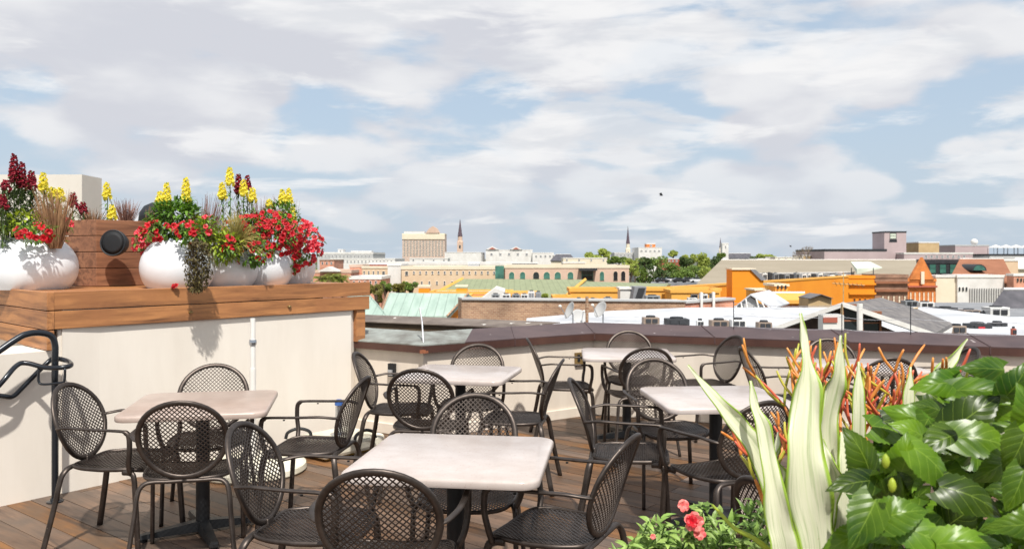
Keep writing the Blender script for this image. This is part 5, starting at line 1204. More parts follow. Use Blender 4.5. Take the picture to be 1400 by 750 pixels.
for t in (.25, .5, .75): 
    for Z in (A_, B_): MB().tube([Z.lerp(T_, t)+Vector((0, -.03, 0)), Vector((Z.lerp(T_, t).x, d-.02, A_.z))], .04, 5).build('rib', 'white_paint', e)
MB().box(((A_.x+B_.x)/2, d+3, A_.z-.75), (2.2, 5, 1.4)).build('base', 'pale_grey', e)
# shingled gable house
e = empty('shingled_house', (10.3, 25, GZ), 'house with grey shingled roof and white gable boards right behind the cap', 'building')
Lv, Ap, Rt = P(1056, 448.5, 26.4), P(1151, 414.5, 25.2), P(1276, 456.5, 24.4); ApB, RtB = P(1204.5, 406.5, 28.3), P(1302, 441.5, 28.4); LvB = Lv+(ApB-Ap)
t = Vector((0, 0, -.12))
def quad(vs, name, m):
    q = MB(); n = len(vs); q.add(list(vs)+[v+t for v in vs], [tuple(range(n)), tuple(range(2*n-1, n-1, -1))]+[((i+1) % n, i, n+i, n+(i+1) % n) for i in range(n)]); return q.build(name, m, e)
MidB = P(1254.5, 422, 28.9)
quad([Ap, Rt, RtB, MidB, ApB], 'roof', 'shingle'); quad([Ap, ApB, LvB, Lv], 'roof', 'shingle')
fz = Vector((0, -.10, 0))
for (p_, q_) in ((Lv, Ap), (Ap, Rt)):
    MB().hull([p_+fz, q_+fz, q_+fz+Vector((0, 0, .05)), p_+fz+Vector((0, 0, .05))], [p_+fz+Vector((0, 0, -.10)), q_+fz+Vector((0, 0, -.10)), q_+Vector((0, .0, -.10)), p_+Vector((0, .0, -.10))]).build('bargeboard', 'white_paint', e)
MB().tube([ApB.lerp(MidB, .5)+Vector((0, -.3, -.2)), MidB+Vector((0, 0, .03))], .03, 5).build('flashing', 'tan_gable', e)
MB().hull([Rt+Vector((.02, 0, -.14)), RtB+Vector((.02, 0, -.14)), RtB+Vector((-.2, 0, -1.2)), Rt+Vector((-.2, 0, -1.2))], [Rt+Vector((-.1, .1, -.14)), RtB+Vector((-.1, -.1, -.14)), RtB+Vector((-.3, -.1, -1.2)), Rt+Vector((-.3, .1, -1.2))]).build('side_wall', 'white_paint', e)
gi = Vector((0, .55, -.14))
MB().hull([Lv+gi+Vector((.35, 0, 0)), Ap+gi, Rt+gi+Vector((-.45, 0, 0)), Vector((Rt.x-.45, Rt.y+.55, GZ)), Vector((Lv.x+.35, Lv.y+.55, GZ))], [Lv+gi+Vector((.6, .9, -.1)), Ap+gi+Vector((.3, .9, -.25)), Rt+gi+Vector((-.5, .9, -.4)), Vector((Rt.x-.5, Rt.y+1.4, GZ)), Vector((Lv.x+.6, Lv.y+1.4, GZ))]).build('gable_wall', 'dark_brick', e)
window(e, P(1163, 438, 25.25), .5, .9, 'dark_glass', 'brown_roof'); window(e, P(1190, 441, 25.25), .5, .6, 'dark_glass', 'brown_roof')
MB().tube([P(1151, 416, 25.0), P(1151, 452, 25.0)], .035, 6).build('corner_strip', 'tan_gable', e)
MB().tube([P(1175.5, 415, 24.5), P(1175.5, 455, 24.5)], .085, 10).build('vent_pipe', 'white_paint', e, smooth='auto')
c = empty('chimney_box', P(1136, 452, 24.6), 'white box with a brick red panel in front of the shingled house', 'chimney')
MB().box(P(1136, 444, 24.6), (.62, .4, .62)).build('casing', 'white_wall', c); MB().box(P(1135, 437, 24.39), (.42, .05, .16)).build('brick_panel', 'red_roof', c); MB().box(P(1136, 429.3, 24.6)+Vector((0, 0, -.02)), (.52, .36, .05)).build('cap', 'pale_grey', c); MB().box(P(1136, 465, 24.6)+Vector((0, 0, -.1)), (.6, .38, .5)).build('foot', 'white_wall', c)
# flat roofs at the right
e = empty('dark_flat_building', (24, 60, GZ), 'flat grey roofed building with much rooftop plant at the right', 'building')
MB().prism([(PX(1236, 68), 60), (PX(1236, 68), 68), (PX(1440, 68), 68), (PX(1440, 68), 50), (PX(1300, 50), 50)], GZ, PZ(423, 62)).build('wall', 'grey', e)
MB().prism([(PX(1236, 68)-.1, 59.9), (PX(1236, 68)-.1, 68.1), (PX(1440, 68)+.1, 68.1), (PX(1440, 68)+.1, 49.9), (PX(1300, 50)-.1, 49.9)], PZ(423, 62)+.004, PZ(423, 62)+.2).build('roof', 'grey', e)
e = empty('white_flat_roof', (24, 40, GZ), 'small white flat roof at the right edge with a black box on it', 'building')
MB().prism([(PX(1312, 44), 32), (PX(1312, 44), 44), (PX(1440, 44), 44), (PX(1440, 44), 32)], GZ, PZ(433, 44)-.05).build('wall', 'white_wall', e)
MB().prism([(PX(1312, 44)-.1, 31.9), (PX(1312, 44)-.1, 44.1), (PX(1440, 44)+.1, 44.1), (PX(1440, 44)+.1, 31.9)], PZ(433, 44)-.046, PZ(433, 44)+.0).build('roof', 'white_roof', e)
unit(1328, 1357, 443, 453, 33, 'dark_metal', 'black box unit with a small red plate on the white roof at right', sign=True); unit(1358, 1378, 441.5, 449, 34, 'dark_metal', 'black unit right of the one with the red plate')
unit(1301, 1322, 445.5, 456, 31, 'unit_tan', 'brown box unit behind the end of the shingled roof'); unit(1384, 1390, 449, 458, 30, 'red_roof', 'small dark red unit near the right edge')
unit(1354, 1381, 420, 432.5, 47, 'unit_white', 'large white box unit above the right white roof'); unit(1344, 1354, 426, 432, 47.5, 'dark_metal', 'square black unit left of the large white box')
for i, (a, b, y0_, y1_, m, lb) in enumerate(((1285, 1310, 420.5, 427, 'dark_metal', 'wide dark unit above the end of the shingled roof'), (1318, 1341, 423.5, 430, 'unit_tan', 'low brown unit left of the black square one'), (1296, 1312, 428, 434, 'unit_tan', 'small tan unit just above the right corner of the shingled roof'), (1238, 1256, 411, 417, 'unit_grey', 'blue grey unit beyond the shingled ridge, left one'), (1258, 1278, 413, 420, 'unit_white', 'pale unit beyond the shingled ridge, right one'))):
    unit(a, b, y0_, y1_, 55+i, m, lb)
hip('black_gabled_house', 'dark slate gabled roof cut by the right edge of the picture', 1352, 1425, 1372, 1428, 396, 424, 62, 60.2, 'dark_roof', 'dark_brick')
# mint standing seam roof and orange gable
gable_mass('mint_roofed_building', 'building with a pale mint standing seam roof and orange gable end', P(519, 432, 45.5), P(611, 432, 45.5), P(531, 400, 49.5), P(640, 401, 49.5), 'mint_roof', 'orange_paint', GZ, 'brick_tan', rake=.12)
d = 44.8; pass
gable_mass('mint_lean_to', 'small green metal roof right behind the end of the wooden ledge', P(478, 436, 40), P(531, 434, 40), P(476, 402, 44), P(504, 402.5, 44), 'mint_roof', 'beige', GZ, 'mint_roof', rake=.08)
# beige block far left behind the flowers
bld('beige_block', 'plain beige block behind the flowers of the left pots', -280, 112, 238.5, 62, 3, 'pale_block', ch=0)
# satellite dishes on the white roof
def dish(px, y, d, tilt, label):
    c = P(px, y, d); e = empty('satellite_dish', (c.x, c.y, -1.30), label, 'satellite dish', 'satellite dishes on the white roof')
    nrm = Vector(tilt).normalized(); M3 = nrm.to_track_quat('Z', 'Y').to_matrix()
    MB().lathe([(.02, -.07), (.12, -.055), (.22, -.02), (.285, .02), (.29, .024), (.28, .026), (.21, -.008), (.11, -.042), (.01, -.052)], c, 24, M3).build('reflector', 'pale_grey', e, smooth=True)
    MB().tube([c-M3 @ Vector((0, .26, 0)), c+nrm*.34-Vector((0, 0, .02))], .014, 6).build('feed_arm', 'alu', e)
    MB().lathe([(.03, 0), (.045, .04), (.03, .09)], c+nrm*.32, 10, M3).build('feed_horn', 'white_paint', e)
    MB().tube([c-nrm*.06, c-nrm*.12-Vector((0, 0, .1)), Vector((c.x-nrm.x*.12, c.y, -1.30))], .025, 8).build('mast', 'alu', e)
    MB().box((c.x-nrm.x*.12, c.y, -1.27), (.5, .5, .05)).build('foot', 'unit_grey', e)
dish(779, 424, 26.6, (-.78, -.25, .35), 'left satellite dish above the brown cap')
dish(821, 423, 27.2, (-.68, -.42, .4), 'right satellite dish beside the brown post')
dish(792, 433, 27.6, (.3, -.7, .5), 'low satellite dish between the other two, facing forward')
q = MB().tube([P(802.5, 405, 26), P(802.5, 460, 26)], .05, 8); tag(q.build('roof_post', 'brick_tan'), 'short brown post standing between the satellite dishes', 'post')
e = empty('roof_antenna', P(1160, 420, 60), 'thin television antenna in front of the orange building', 'antenna')
MB().tube([P(1153, 372, 60), P(1153, 425, 60)], .035, 5).build('mast', 'tan_gable', e); MB().tube([P(1138, 387, 60), P(1182, 390, 60)], .03, 5).build('boom', 'tan_gable', e)
for i in range(7): MB().tube([P(1141+i*6, 384.5+i*.4, 59.4), P(1144+i*6, 390.5+i*.4, 60.6)], .02, 4).build('element', 'tan_gable', e)
# birds
def bird(px, y, d, label, k=1):
    c = P(px, y, d); e = MB()
    e.lathe([(.006, -.11), (.026, -.05), (.036, .015), (.024, .07), (.02, .09), (.004, .12)], c, 10, Matrix.Rotation(R(90), 3, 'Y'))
    for sx_ in (-1, 1): e.hull([c+Vector((-.06, 0, .01)), c+Vector((.06, 0, .01)), c+Vector((.08, sx_*.0, .03))], [c+Vector((-.10, sx_*.22, .13)), c+Vector((-.02, sx_*.22, .13)), c+Vector((-.02, sx_*.22, .14))])
    o = e.build('bird', 'dark_metal'); tag(o, label, 'bird')
bird(904, 267, 48, 'lone dark bird gliding high in the sky right of centre'); bird(1081, 337, 90, 'dark bird low over the taupe roof by the bare tree')

# --- trees
def crown(mb, c, r, n, sz, g, lumps=9):
    c = Vector(c); L_ = [(c+Vector((g.uniform(-.6, .6)*r[0], g.uniform(-.6, .6)*r[1], g.uniform(-.55, .6)*r[2])), g.uniform(.32, .52)) for _ in range(lumps)]
    for i in range(n):
        lc, k = L_[i % lumps]; d = rdir(g); q = g.uniform(.6, 1.0)
        p = lc+Vector((d.x*r[0], d.y*r[1], d.z*r[2]))*k*q
        a = rdir(g)*sz*g.uniform(.6, 1.3); b = a.cross(rdir(g)).normalized()*sz*.6
        mb.add([p-a*.5, p+b*.5, p+a*.5, p-b*.5], [(0, 1, 2, 3)])
def tree(px, yt, yb, d, wpx, label, m, seed, n=900, sz=.9, name='tree'):
    g = random.Random(seed); x = PX(px, d); zt = PZ(yt, d); zb = PZ(yb, d); rx = wpx/2/F*d; rz_ = (zt-zb)/2
    e = empty(name, (x, d, GZ), label, 'tree'); cr = MB(); crown(cr, (x, d, (zt+zb)/2), (rx, rx*.8, rz_), n, sz, g); cr.build('crown', m, e)
    tr_ = MB(); tr_.tube([(x, d, GZ), (x+.1, d, (GZ+zb)/2), (x, d, (zt+zb)/2)], [.45, .32, .1], 7)
    for i in range(5):
        a = g.uniform(0, 6.28); tr_.tube([(x, d, zb-.5), (x+math.cos(a)*rx*.4, d+math.sin(a)*rx*.4, (zt+zb)/2), (x+math.cos(a)*rx*.7, d+math.sin(a)*rx*.6, zt-rz_*.6)], [.2, .12, .03], 5)
    tr_.build('trunk', 'bark', e)
tl = [(812, 343, 358, 330, 30, 'light', 'pale lime tree left of the dark slender spire'), (826, 337, 357, 335, 26, 'light', 'airy yellow green tree just left of the dark slender spire'), (845, 349, 362, 300, 34, 'mid', 'rounded green tree below the dark slender spire'), (868, 350, 372, 290, 30, 'light', 'lime tree right of the arcade building'), (893, 345, 376, 300, 48, 'mid', 'large dense green tree in the middle of the treeline'), (880, 352, 372, 280, 26, 'dark', 'dark tree in front of the large dense one'), (862, 356, 380, 260, 26, 'light', 'bright shrubby tree at the right end of the arcade building'),
 (920, 341, 352, 340, 15, 'light', 'small lime treetop above the red roofed house'), (938, 350, 366, 310, 22, 'dark', 'dark bushy tree right of the red roofed house'), (958, 344, 368, 315, 34, 'light', 'tall light tree with airy crown left of the white tower'), (950, 358, 386, 270, 46, 'mid', 'wide green tree above the parked cars'), (915, 358, 384, 265, 40, 'mid', 'green tree over the parking lot left of the wide one'), (978, 349, 372, 300, 24, 'dark', 'dark tree at the edge of the taupe roof'), (985, 344, 356, 400, 14, 'mid', 'treetop below the thin dark spire'),
 (900, 362, 396, 255, 34, 'dark', 'dark shrubby tree beside the left end of the parking deck'), (931, 364, 394, 258, 34, 'mid', 'low spreading tree directly behind the parking deck'), (968, 362, 394, 262, 36, 'light', 'bright spreading tree beside the right end of the parking deck'), (880, 366, 392, 262, 24, 'mid', 'green bush tree right of the last arched windows'), (985, 368, 394, 250, 30, 'mid', 'green tree in front of the left corner of the taupe roof'), (942, 346, 362, 330, 24, 'light', 'pale round tree between the red roofed house and the tall airy tree'),
 (1050, 345.5, 358, 330, 30, 'light', 'rounded lime tree behind the taupe roof'), (1035, 349, 357, 350, 24, 'dark', 'dark tree left of the rounded lime tree'), (1075, 351, 358, 340, 16, 'mid', 'low green treetop before the bare tree'),
 (515, 386, 404, 125, 22, 'olive', 'olive tree at the left foot of the beige building'), (527, 383, 400, 130, 20, 'mid', 'green tree below the beige annex'), (545, 387, 401, 128, 22, 'olive', 'olive tree in front of the white stair tower'), (562, 385, 400, 132, 20, 'mid', 'green tree left of the orange chimney'), (553, 381, 396, 136, 14, 'light', 'slim yellowish tree by the drainpipe of the beige building'), (516, 396, 416, 100, 14, 'olive', 'yellow leaved bush above the green lean-to'), (744, 402, 411, 62, 10, 'light', 'small bright shrub right of the ribbed units'), (502, 388, 402, 122, 16, 'olive', 'olive shrub tree before the low brick wing')]
for i, (px, yt, yb, d, w_, m, lb) in enumerate(tl):
    tree(px, yt, yb, d, w_, lb, 'leaf_'+m, 200+i, n=1300, sz=max(.28, d*.0026))
g = random.Random(77)
for i, (px, y) in enumerate(((440, 381), (455, 378), (468, 380))):
    d = 135; c = P(px, y, d); e = empty('palm_tree', (c.x, d, GZ), ['left palm of three above the wooden ledge', 'middle palm of three above the wooden ledge', 'right palm of three, next to the white strip'][i], 'tree', 'palms above the ledge')
    MB().tube([(c.x, d, GZ), c], [.25, .18], 8).build('trunk', 'bark', e); fr = MB()
    for k in range(26):
        a = g.uniform(0, 6.28); el = g.uniform(-.3, 1.1); d0 = Vector((math.cos(a), math.sin(a), el)).normalized()
        for q in range(8):
            t = q/8; p = c+d0*t*1.8-Vector((0, 0, t*t*.8)); sd_ = Vector((-d0.y, d0.x, 0))
            for s_ in (-1, 1): leaf(fr, p, d0*.5+sd_*s_+Vector((0, 0, -.4)), (0, 0, 1), .6, .12, .3)
    fr.build('crown', 'palm_leaf', e)
# bare tree
d = 310; x = PX(1106, d); e = empty('bare_tree', (x, d, GZ), 'leafless tree with a pale rounded crown on the right skyline', 'tree')
br = MB()
def grow(p, dv, L, r, k):
    q = p+dv*L; br.tube([p, p.lerp(q, .5)+rdir(g)*L*.05, q], [r, r*.85, r*.7], 4)
    if k == 0: return
    for i in range(3 if k > 1 else 4): grow(q, (dv+rdir(g)*.75+Vector((0, 0, .1))).normalized(), L*.72, r*.62, k-1)
grow(Vector((x, d, -6)), Vector((0, 0, 1)), 4.2, .3, 5); br.build('crown', 'bare', e); MB().tube([(x, d, GZ), (x, d, -6)], [.45, .3], 8).build('trunk', 'bare', e)
# distant tree belt
g = random.Random(9); tb = MB()
for i in range(120):
    x = g.uniform(-650, 800); d = g.uniform(620, 1100); crown(tb, (x, d, GZ+5), (16, 12, 8), 60, 3.2, g, 4)
tag(tb.build('distant_woodland', 'leaf_mid'), 'low dark belt of trees along the horizon', 'woodland', kind='stuff')
# parked cars
def car(loc, m, label, first=None):
    e = empty('parked_car', loc, label, 'car', 'cars parked below the trees'); x, y, z = loc
    prof = [(-2.1, .35), (-2.15, .75), (-1.9, .9), (-1.2, .98), (1.1, .95), (2.0, .82), (2.12, .5), (2.08, .3)]
    MB().hull([(x+a, y-.85, z+b) for a, b in prof], [(x+a, y+.85, z+b) for a, b in prof]).build('body', m, e, bevel=.05)
    pc = [(-1.6, .97), (-1.05, 1.42), (.35, 1.45), (1.05, .97)]
    MB().hull([(x+a, y-.72, z+b) for a, b in pc], [(x+a, y+.72, z+b) for a, b in pc]).build('cabin', 'dark_glass', e, bevel=.04)
    for a in (-1.3, 1.3):
        for b in (-.8, .8): MB().tube([(x+a, y+b-.1, z+.33), (x+a, y+b+.1, z+.33)], .33, 14).build('wheel', 'tyre', e)
for i, (px, yy, m, lb) in enumerate(((905, 0, 'car_dark', 'dark car furthest left in the parking lot under the trees'), (917, 3, 'car_white', 'white car left of the middle of the parking lot'), (929, 0, 'car_dark', 'dark car in the middle of the parking lot'), (941, 2, 'car_dark', 'dark car right of the middle of the parking lot'), (953, 0, 'car_white', 'white car furthest right in the parking lot'))):
    d = 232+yy; car((PX(px, d), d, -5.5), m, lb)
e = empty('parking_deck', (PX(930, 235), 235, GZ), 'raised parking deck holding the cars under the trees', 'building')
MB().prism([(PX(890, 228), 228), (PX(975, 228), 228), (PX(975, 240), 240), (PX(890, 240), 240)], GZ, -5.52).build('slab', 'grey', e)
# ------------------------------------------------------------------ foreground planter with striped leaves, stick plant, glossy shrub
def leafmat(name, kind):
    m, nt, out = nodes_of(name)
    uv = N(nt, 'ShaderNodeUVMap'); sx = N(nt, 'ShaderNodeSeparateXYZ'); nt.links.new(uv.outputs[0], sx.inputs[0])
    def mt_(op, a, b=None, c=False):
        n = N(nt, 'ShaderNodeMath', operation=op); n.use_clamp = c
        for i, v in enumerate((a, b)):
            if v is None: continue
            if isinstance(v, (int, float)): n.inputs[i].default_value = v
            else: nt.links.new(v, n.inputs[i])
        return n.outputs[0]
    tc = N(nt, 'ShaderNodeTexCoord')
    b = N(nt, 'ShaderNodeBsdfPrincipled')
    ax = mt_('ABSOLUTE', mt_('SUBTRACT', sx.outputs[0], .5))      # 0 centre, .5 edge
    if kind == 'stripe':
        cb = N(nt, 'ShaderNodeCombineXYZ'); nt.links.new(mt_('MULTIPLY', sx.outputs[0], 9), cb.inputs[0]); nt.links.new(mt_('MULTIPLY', sx.outputs[1], .7), cb.inputs[1])
        g = N(nt, 'ShaderNodeNewGeometry'); nt.links.new(mt_('MULTIPLY', g.outputs['Random Per Island'], 40), cb.inputs[2])
        nz_ = N(nt, 'ShaderNodeTexNoise', i_Scale=1.0, i_Detail=5, i_Roughness=.6); nt.links.new(cb.outputs[0], nz_.inputs['Vector'])
        rp = N(nt, 'ShaderNodeValToRGB'); e = rp.color_ramp.elements
        e[0].position = .34; e[0].color = c4(s(168, 186, 130)); e[1].position = .5; e[1].color = c4(s(232, 232, 206))
        x = e.new(.72); x.color = c4(s(212, 220, 180)); nt.links.new(nz_.outputs['Fac'], rp.inputs[0])
        edge = N(nt, 'ShaderNodeMapRange', i_From_Min=.41, i_From_Max=.46); nt.links.new(mt_('ADD', ax, mt_('MULTIPLY', mt_('SUBTRACT', nz_.outputs['Fac'], .5), .10)), edge.inputs['Value'])
        mx = N(nt, 'ShaderNodeMix', data_type='RGBA'); nt.links.new(edge.outputs[0], mx.inputs['Factor']); nt.links.new(rp.outputs[0], mx.inputs['A']); mx.inputs['B'].default_value = c4(s(150, 182, 62))
        bl = N(nt, 'ShaderNodeTexNoise', i_Scale=55, i_Detail=3); nt.links.new(tc.outputs['Object'], bl.inputs['Vector'])
        br_ = N(nt, 'ShaderNodeMapRange', i_From_Min=.74, i_From_Max=.78); nt.links.new(bl.outputs['Fac'], br_.inputs['Value'])
        m2 = N(nt, 'ShaderNodeMix', data_type='RGBA'); nt.links.new(br_.outputs[0], m2.inputs['Factor']); nt.links.new(mx.outputs['Result'], m2.inputs['A']); m2.inputs['B'].default_value = c4(s(170, 120, 70))
        col = m2.outputs['Result']; b.inputs['Roughness'].default_value = .42; tr = .22
        bump = nz_.outputs['Fac']; bs = .25
    else:
        nz_ = N(nt, 'ShaderNodeTexNoise', i_Scale=14, i_Detail=5); nt.links.new(tc.outputs['Object'], nz_.inputs['Vector'])
        g = N(nt, 'ShaderNodeNewGeometry')
        rp = N(nt, 'ShaderNodeValToRGB'); e = rp.color_ramp.elements
        e[0].position = .3; e[0].color = c4(s(44, 80, 14)); e[1].position = .7; e[1].color = c4(s(104, 138, 26)); nt.links.new(nz_.outputs['Fac'], rp.inputs[0])
        mr = N(nt, 'ShaderNodeMapRange', i_To_Min=.3, i_To_Max=1.2); nt.links.new(g.outputs['Random Per Island'], mr.inputs['Value'])
        hs = N(nt, 'ShaderNodeHueSaturation'); nt.links.new(mr.outputs[0], hs.inputs['Value']); nt.links.new(rp.outputs[0], hs.inputs['Color'])
        lat = mt_('FRACT', mt_('SUBTRACT', mt_('MULTIPLY', sx.outputs[1], 5.0), mt_('MULTIPLY', ax, 3.6)))
        v1 = mt_('LESS_THAN', lat, .055); v2 = mt_('LESS_THAN', ax, .014); vn = mt_('MAXIMUM', v1, v2)
        mx = N(nt, 'ShaderNodeMix', data_type='RGBA'); nt.links.new(mt_('MULTIPLY', vn, .32), mx.inputs['Factor']); nt.links.new(hs.outputs[0], mx.inputs['A']); mx.inputs['B'].default_value = c4(s(150, 176, 70))
        col = mx.outputs['Result']; b.inputs['Roughness'].default_value = .33; b.inputs['Coat Weight'].default_value = .05; b.inputs['Specular IOR Level'].default_value = .27; b.inputs['Coat Roughness'].default_value = .2; tr = .18
        bump = mt_('ABSOLUTE', mt_('SUBTRACT', lat, .5)); bs = -.3
    nt.links.new(col, b.inputs['Base Color'])
    bp = N(nt, 'ShaderNodeBump', i_Strength=abs(bs), i_Distance=.003, invert=bs < 0); nt.links.new(bump, bp.inputs['Height']); nt.links.new(bp.outputs[0], b.inputs['Normal'])
    t = N(nt, 'ShaderNodeBsdfTranslucent'); nt.links.new(col, t.inputs['Color'])
    ms = N(nt, 'ShaderNodeMixShader', i_0=tr); nt.links.new(b.outputs[0], ms.inputs[1]); nt.links.new(t.outputs[0], ms.inputs[2]); nt.links.new(ms.outputs[0], out.inputs['Surface'])
    M[name] = m
leafmat('stripe_leaf', 'stripe'); leafmat('gloss_leaf', 'gloss')
mat('stick_red', s(206, 104, 74), s(188, 84, 60), rough=.4, scale=20); mat('stick_orange', s(220, 152, 74), s(206, 122, 56), rough=.4, scale=20); mat('stick_yellow', s(196, 180, 64), s(150, 160, 60), rough=.4, scale=20)
mat('bush_leaf', s(164, 188, 102), s(112, 148, 66), rough=.45, scale=12, isl=.3, trans=.3)
mat('pink_flower', s(240, 150, 140), s(226, 90, 96), rough=.5, scale=70, isl=.15, trans=.25); mat('crimson', s(206, 24, 40), s(170, 10, 30), rough=.5, scale=60, trans=.15)
mat('planter_wall', s(205, 200, 192), s(192, 186, 178), rough=.7, scale=3, detail=8, bump=.1)
pb = empty('planter_box', (1.2, 1.72, 0), 'long low planter box in the foreground holding the striped leaves and glossy shrub', 'planter')
for (c, z) in (((1.2, 1.19, .37), (2.1, .05, .74)), ((1.2, 2.16, .37), (2.1, .05, .74)), ((.175, 1.675, .37), (.05, .92, .74)), ((2.225, 1.675, .37), (.05, .92, .74))): MB().box(c, z).build('panel', 'planter_wall', pb, bevel=.004)
MB().box((1.2, 1.675, .35), (1.99, .91, .70)).build('soil', 'soil', pb)
def strap(mb, pts, ws, g, wave=.006, fold=.18, yaw=0, twist=0):
    # pts: (px, py, d) base -> tip, ws: full width in px
    c = bez([P(*p) for p in pts], 7); n = len(c); base = len(mb.v); nu = 10; ph = g.uniform(0, 6)
    for i in range(n):
        t = i/(n-1); k = t*(len(ws)-1); j = min(int(k), len(ws)-2); f = k-j; f = f*f*(3-2*f); w_ = (ws[j]*(1-f)+ws[j+1]*f)/F*c[i].y
        tg = (c[min(i+1, n-1)]-c[max(i-1, 0)]).normalized(); vw = Matrix.Rotation(yaw+twist*t, 3, tg) @ Vector((0, -1, .12))
        sd_ = tg.cross(vw).normalized(); nr = sd_.cross(tg).normalized()
        if nr.y > 0 and abs(yaw)+abs(twist) < .1: nr = -nr
        for q in range(nu+1):
            u = q/nu*2-1; ed = abs(u)**3
            off = abs(u)**1.5*w_*fold + ed*wave*math.sin(t*24+ph+(1.7 if u > 0 else 0))*min(1, w_/.03)
            mb.v.append(c[i]+sd_*u*w_/2*(1+.09*ed*math.sin(t*27+ph*2+u*2))+nr*off); mb.uv[len(mb.v)-1] = (q/nu, t*3)
    for i in range(n-1):
        for q in range(nu):
            a = base+i*(nu+1)+q; mb.f.append((a, a+1, a+nu+2, a+nu+1))
g = random.Random(4)
sp_e = empty('striped_leaf_plant', (.92, 1.62, .70), 'plant with long cream and green striped sword leaves in the foreground', 'plant')
straps = [
 ([(1106, 1150, 1.62), (1118, 860, 1.56), (1116, 750, 1.54), (1104, 680, 1.53), (1098, 610, 1.53), (1102, 540, 1.55), (1102, 480, 1.56), (1094, 428, 1.58)], [30, 46, 50, 62, 53, 35, 14, 2], .016, .16, 0, 0),
 ([(1096, 1150, 1.64), (1085, 800, 1.60), (1062, 690, 1.58), (1038, 622, 1.57), (1012, 585, 1.56), (978, 545, 1.56), (940, 499, 1.57)], [24, 30, 32, 34, 26, 15, 2], .007, .2, .1, .1),
 ([(1098, 1150, 1.64), (1076, 800, 1.52), (1064, 715, 1.50), (1054, 650, 1.50), (1044, 590, 1.51), (1032, 555, 1.52), (1026, 520, 1.53)], [24, 40, 36, 25, 20, 12, 2], .007, .22, -.1, .1),
 ([(1112, 1150, 1.68), (1140, 800, 1.68), (1136, 660, 1.68), (1130, 590, 1.68), (1138, 540, 1.67), (1146, 505, 1.66), (1149, 458, 1.66)], [22, 24, 22, 26, 27, 19, 2], .009, .22, .15, -.1),
 ([(1116, 1150, 1.70), (1160, 800, 1.70), (1170, 680, 1.68), (1173, 590, 1.66), (1173, 540, 1.66), (1174, 494, 1.67)], [20, 20, 20, 19, 16, 2], .003, .2, 0, 0),
 ([(1122, 1150, 1.72), (1190, 800, 1.72), (1222, 680, 1.70), (1233, 600, 1.68), (1241, 550, 1.68), (1245, 501, 1.69)], [20, 22, 24, 22, 19, 2], .003, .2, .1, 0),
 ([(1124, 1150, 1.74), (1196, 800, 1.76), (1240, 640, 1.76), (1254, 556, 1.76), (1282, 512, 1.76), (1302, 490, 1.76), (1323, 463, 1.77)], [20, 22, 30, 34, 24, 13, 2], .006, .2, .1, .2),
 ([(1120, 1150, 1.68), (1148, 790, 1.64), (1156, 700, 1.63), (1158, 650, 1.63), (1154, 610, 1.64), (1150, 590, 1.65)], [30, 36, 34, 28, 14, 2], .005, .2, 0, 0),
 ([(1104, 1150, 1.66), (1104, 800, 1.62), (1080, 705, 1.60), (1062, 655, 1.59), (1058, 620, 1.59), (1064, 590, 1.6)], [20, 24, 22, 22, 14, 2], .01, .5, .9, .6),
 ([(1112, 1150, 1.66), (1120, 800, 1.64), (1132, 690, 1.62), (1140, 655, 1.60), (1130, 625, 1.60), (1124, 600, 1.62)], [20, 24, 26, 24, 14, 2], .01, .4, -.7, .5)]
lfm = []
for (pts, ws, wv, fo_, yw, tw) in straps:
    mb = MB(); strap(mb, pts, ws, g, wv, fo_, yw, tw)
    o = mb.build('leaf', 'stripe_leaf', sp_e, smooth=True); md = o.modifiers.new('solid', 'SOLIDIFY'); md.thickness = .0018
MB().tube(bez([P(1070, 770, 1.6), P(1035, 738, 1.62), P(1005, 722, 1.66), P(984, 700, 1.7), P(974, 690, 1.73)], 6), [.006]*6+[.005]*7+[.004]*6+[.003]*6, 8).build('stalk', 'lime_leaf', sp_e, smooth=True)
# stick plant
def sticks(c, n0, L, spread, label, seed, depth=3, mats=('stick_red', 'stick_orange', 'stick_yellow')):
    g = random.Random(seed); c = Vector(c); e = empty('stick_plant', c, label, 'plant'); mbs = {m: MB() for m in mats}
    def gr(p, dv, L, r, k, m):
        q = p+dv*L; mid_ = p.lerp(q, .5)+rdir(g)*L*.07
        mbs[m].tube(bez([p, mid_, q], 3), [r*.85, r, r, r, r*.95, r*.9, r*.62], 7)
        if k <= 0: return
        for i in range(g.choice((1, 2, 2, 3))):
            nd = (dv+rdir(g)*.62+Vector((0, 0, .25))).normalized(); nm = mats[0] if (k <= 2 and g.random() < .36) else (mats[1] if g.random() < .6 else mats[2])
            gr(q, nd, L*g.uniform(.7, 1.05), r*.92, k-1, nm)
    for i in range(n0):
        a = g.uniform(0, 6.28); dv = Vector((math.cos(a)*spread, math.sin(a)*spread*.6, 1)).normalized()
        gr(c+Vector((math.cos(a)*.03, math.sin(a)*.03, 0)), dv, L*g.uniform(.8, 1.1), .0039, depth, mats[2] if g.random() < .4 else mats[1])
    for m, b in mbs.items():
        if b.v: b.build('branch', m, e, smooth=True)
    MB().tube([c-Vector((0, 0, .25)), c-Vector((0, 0, .1)), c+Vector((0, 0, .02))], [.014, .012, .009], 8).build('stem', 'stem_green', e)
sticks(P(1168, 690, 1.80), 7, .105, .30, 'tangle of orange red and yellow pencil sticks between the striped leaves', 61)
sticks(P(1208, 680, 1.84), 5, .108, .26, 'orange and yellow pencil sticks at the right side of the tangle', 62)
sticks(P(1128, 680, 1.86), 3, .11, .22, 'salmon red pencil sticks rising beside the tallest striped leaf', 63)
sticks(P(1064, 690, 1.74), 3, .058, .34, 'small orange green pencil sticks left of the tallest striped leaf', 64)
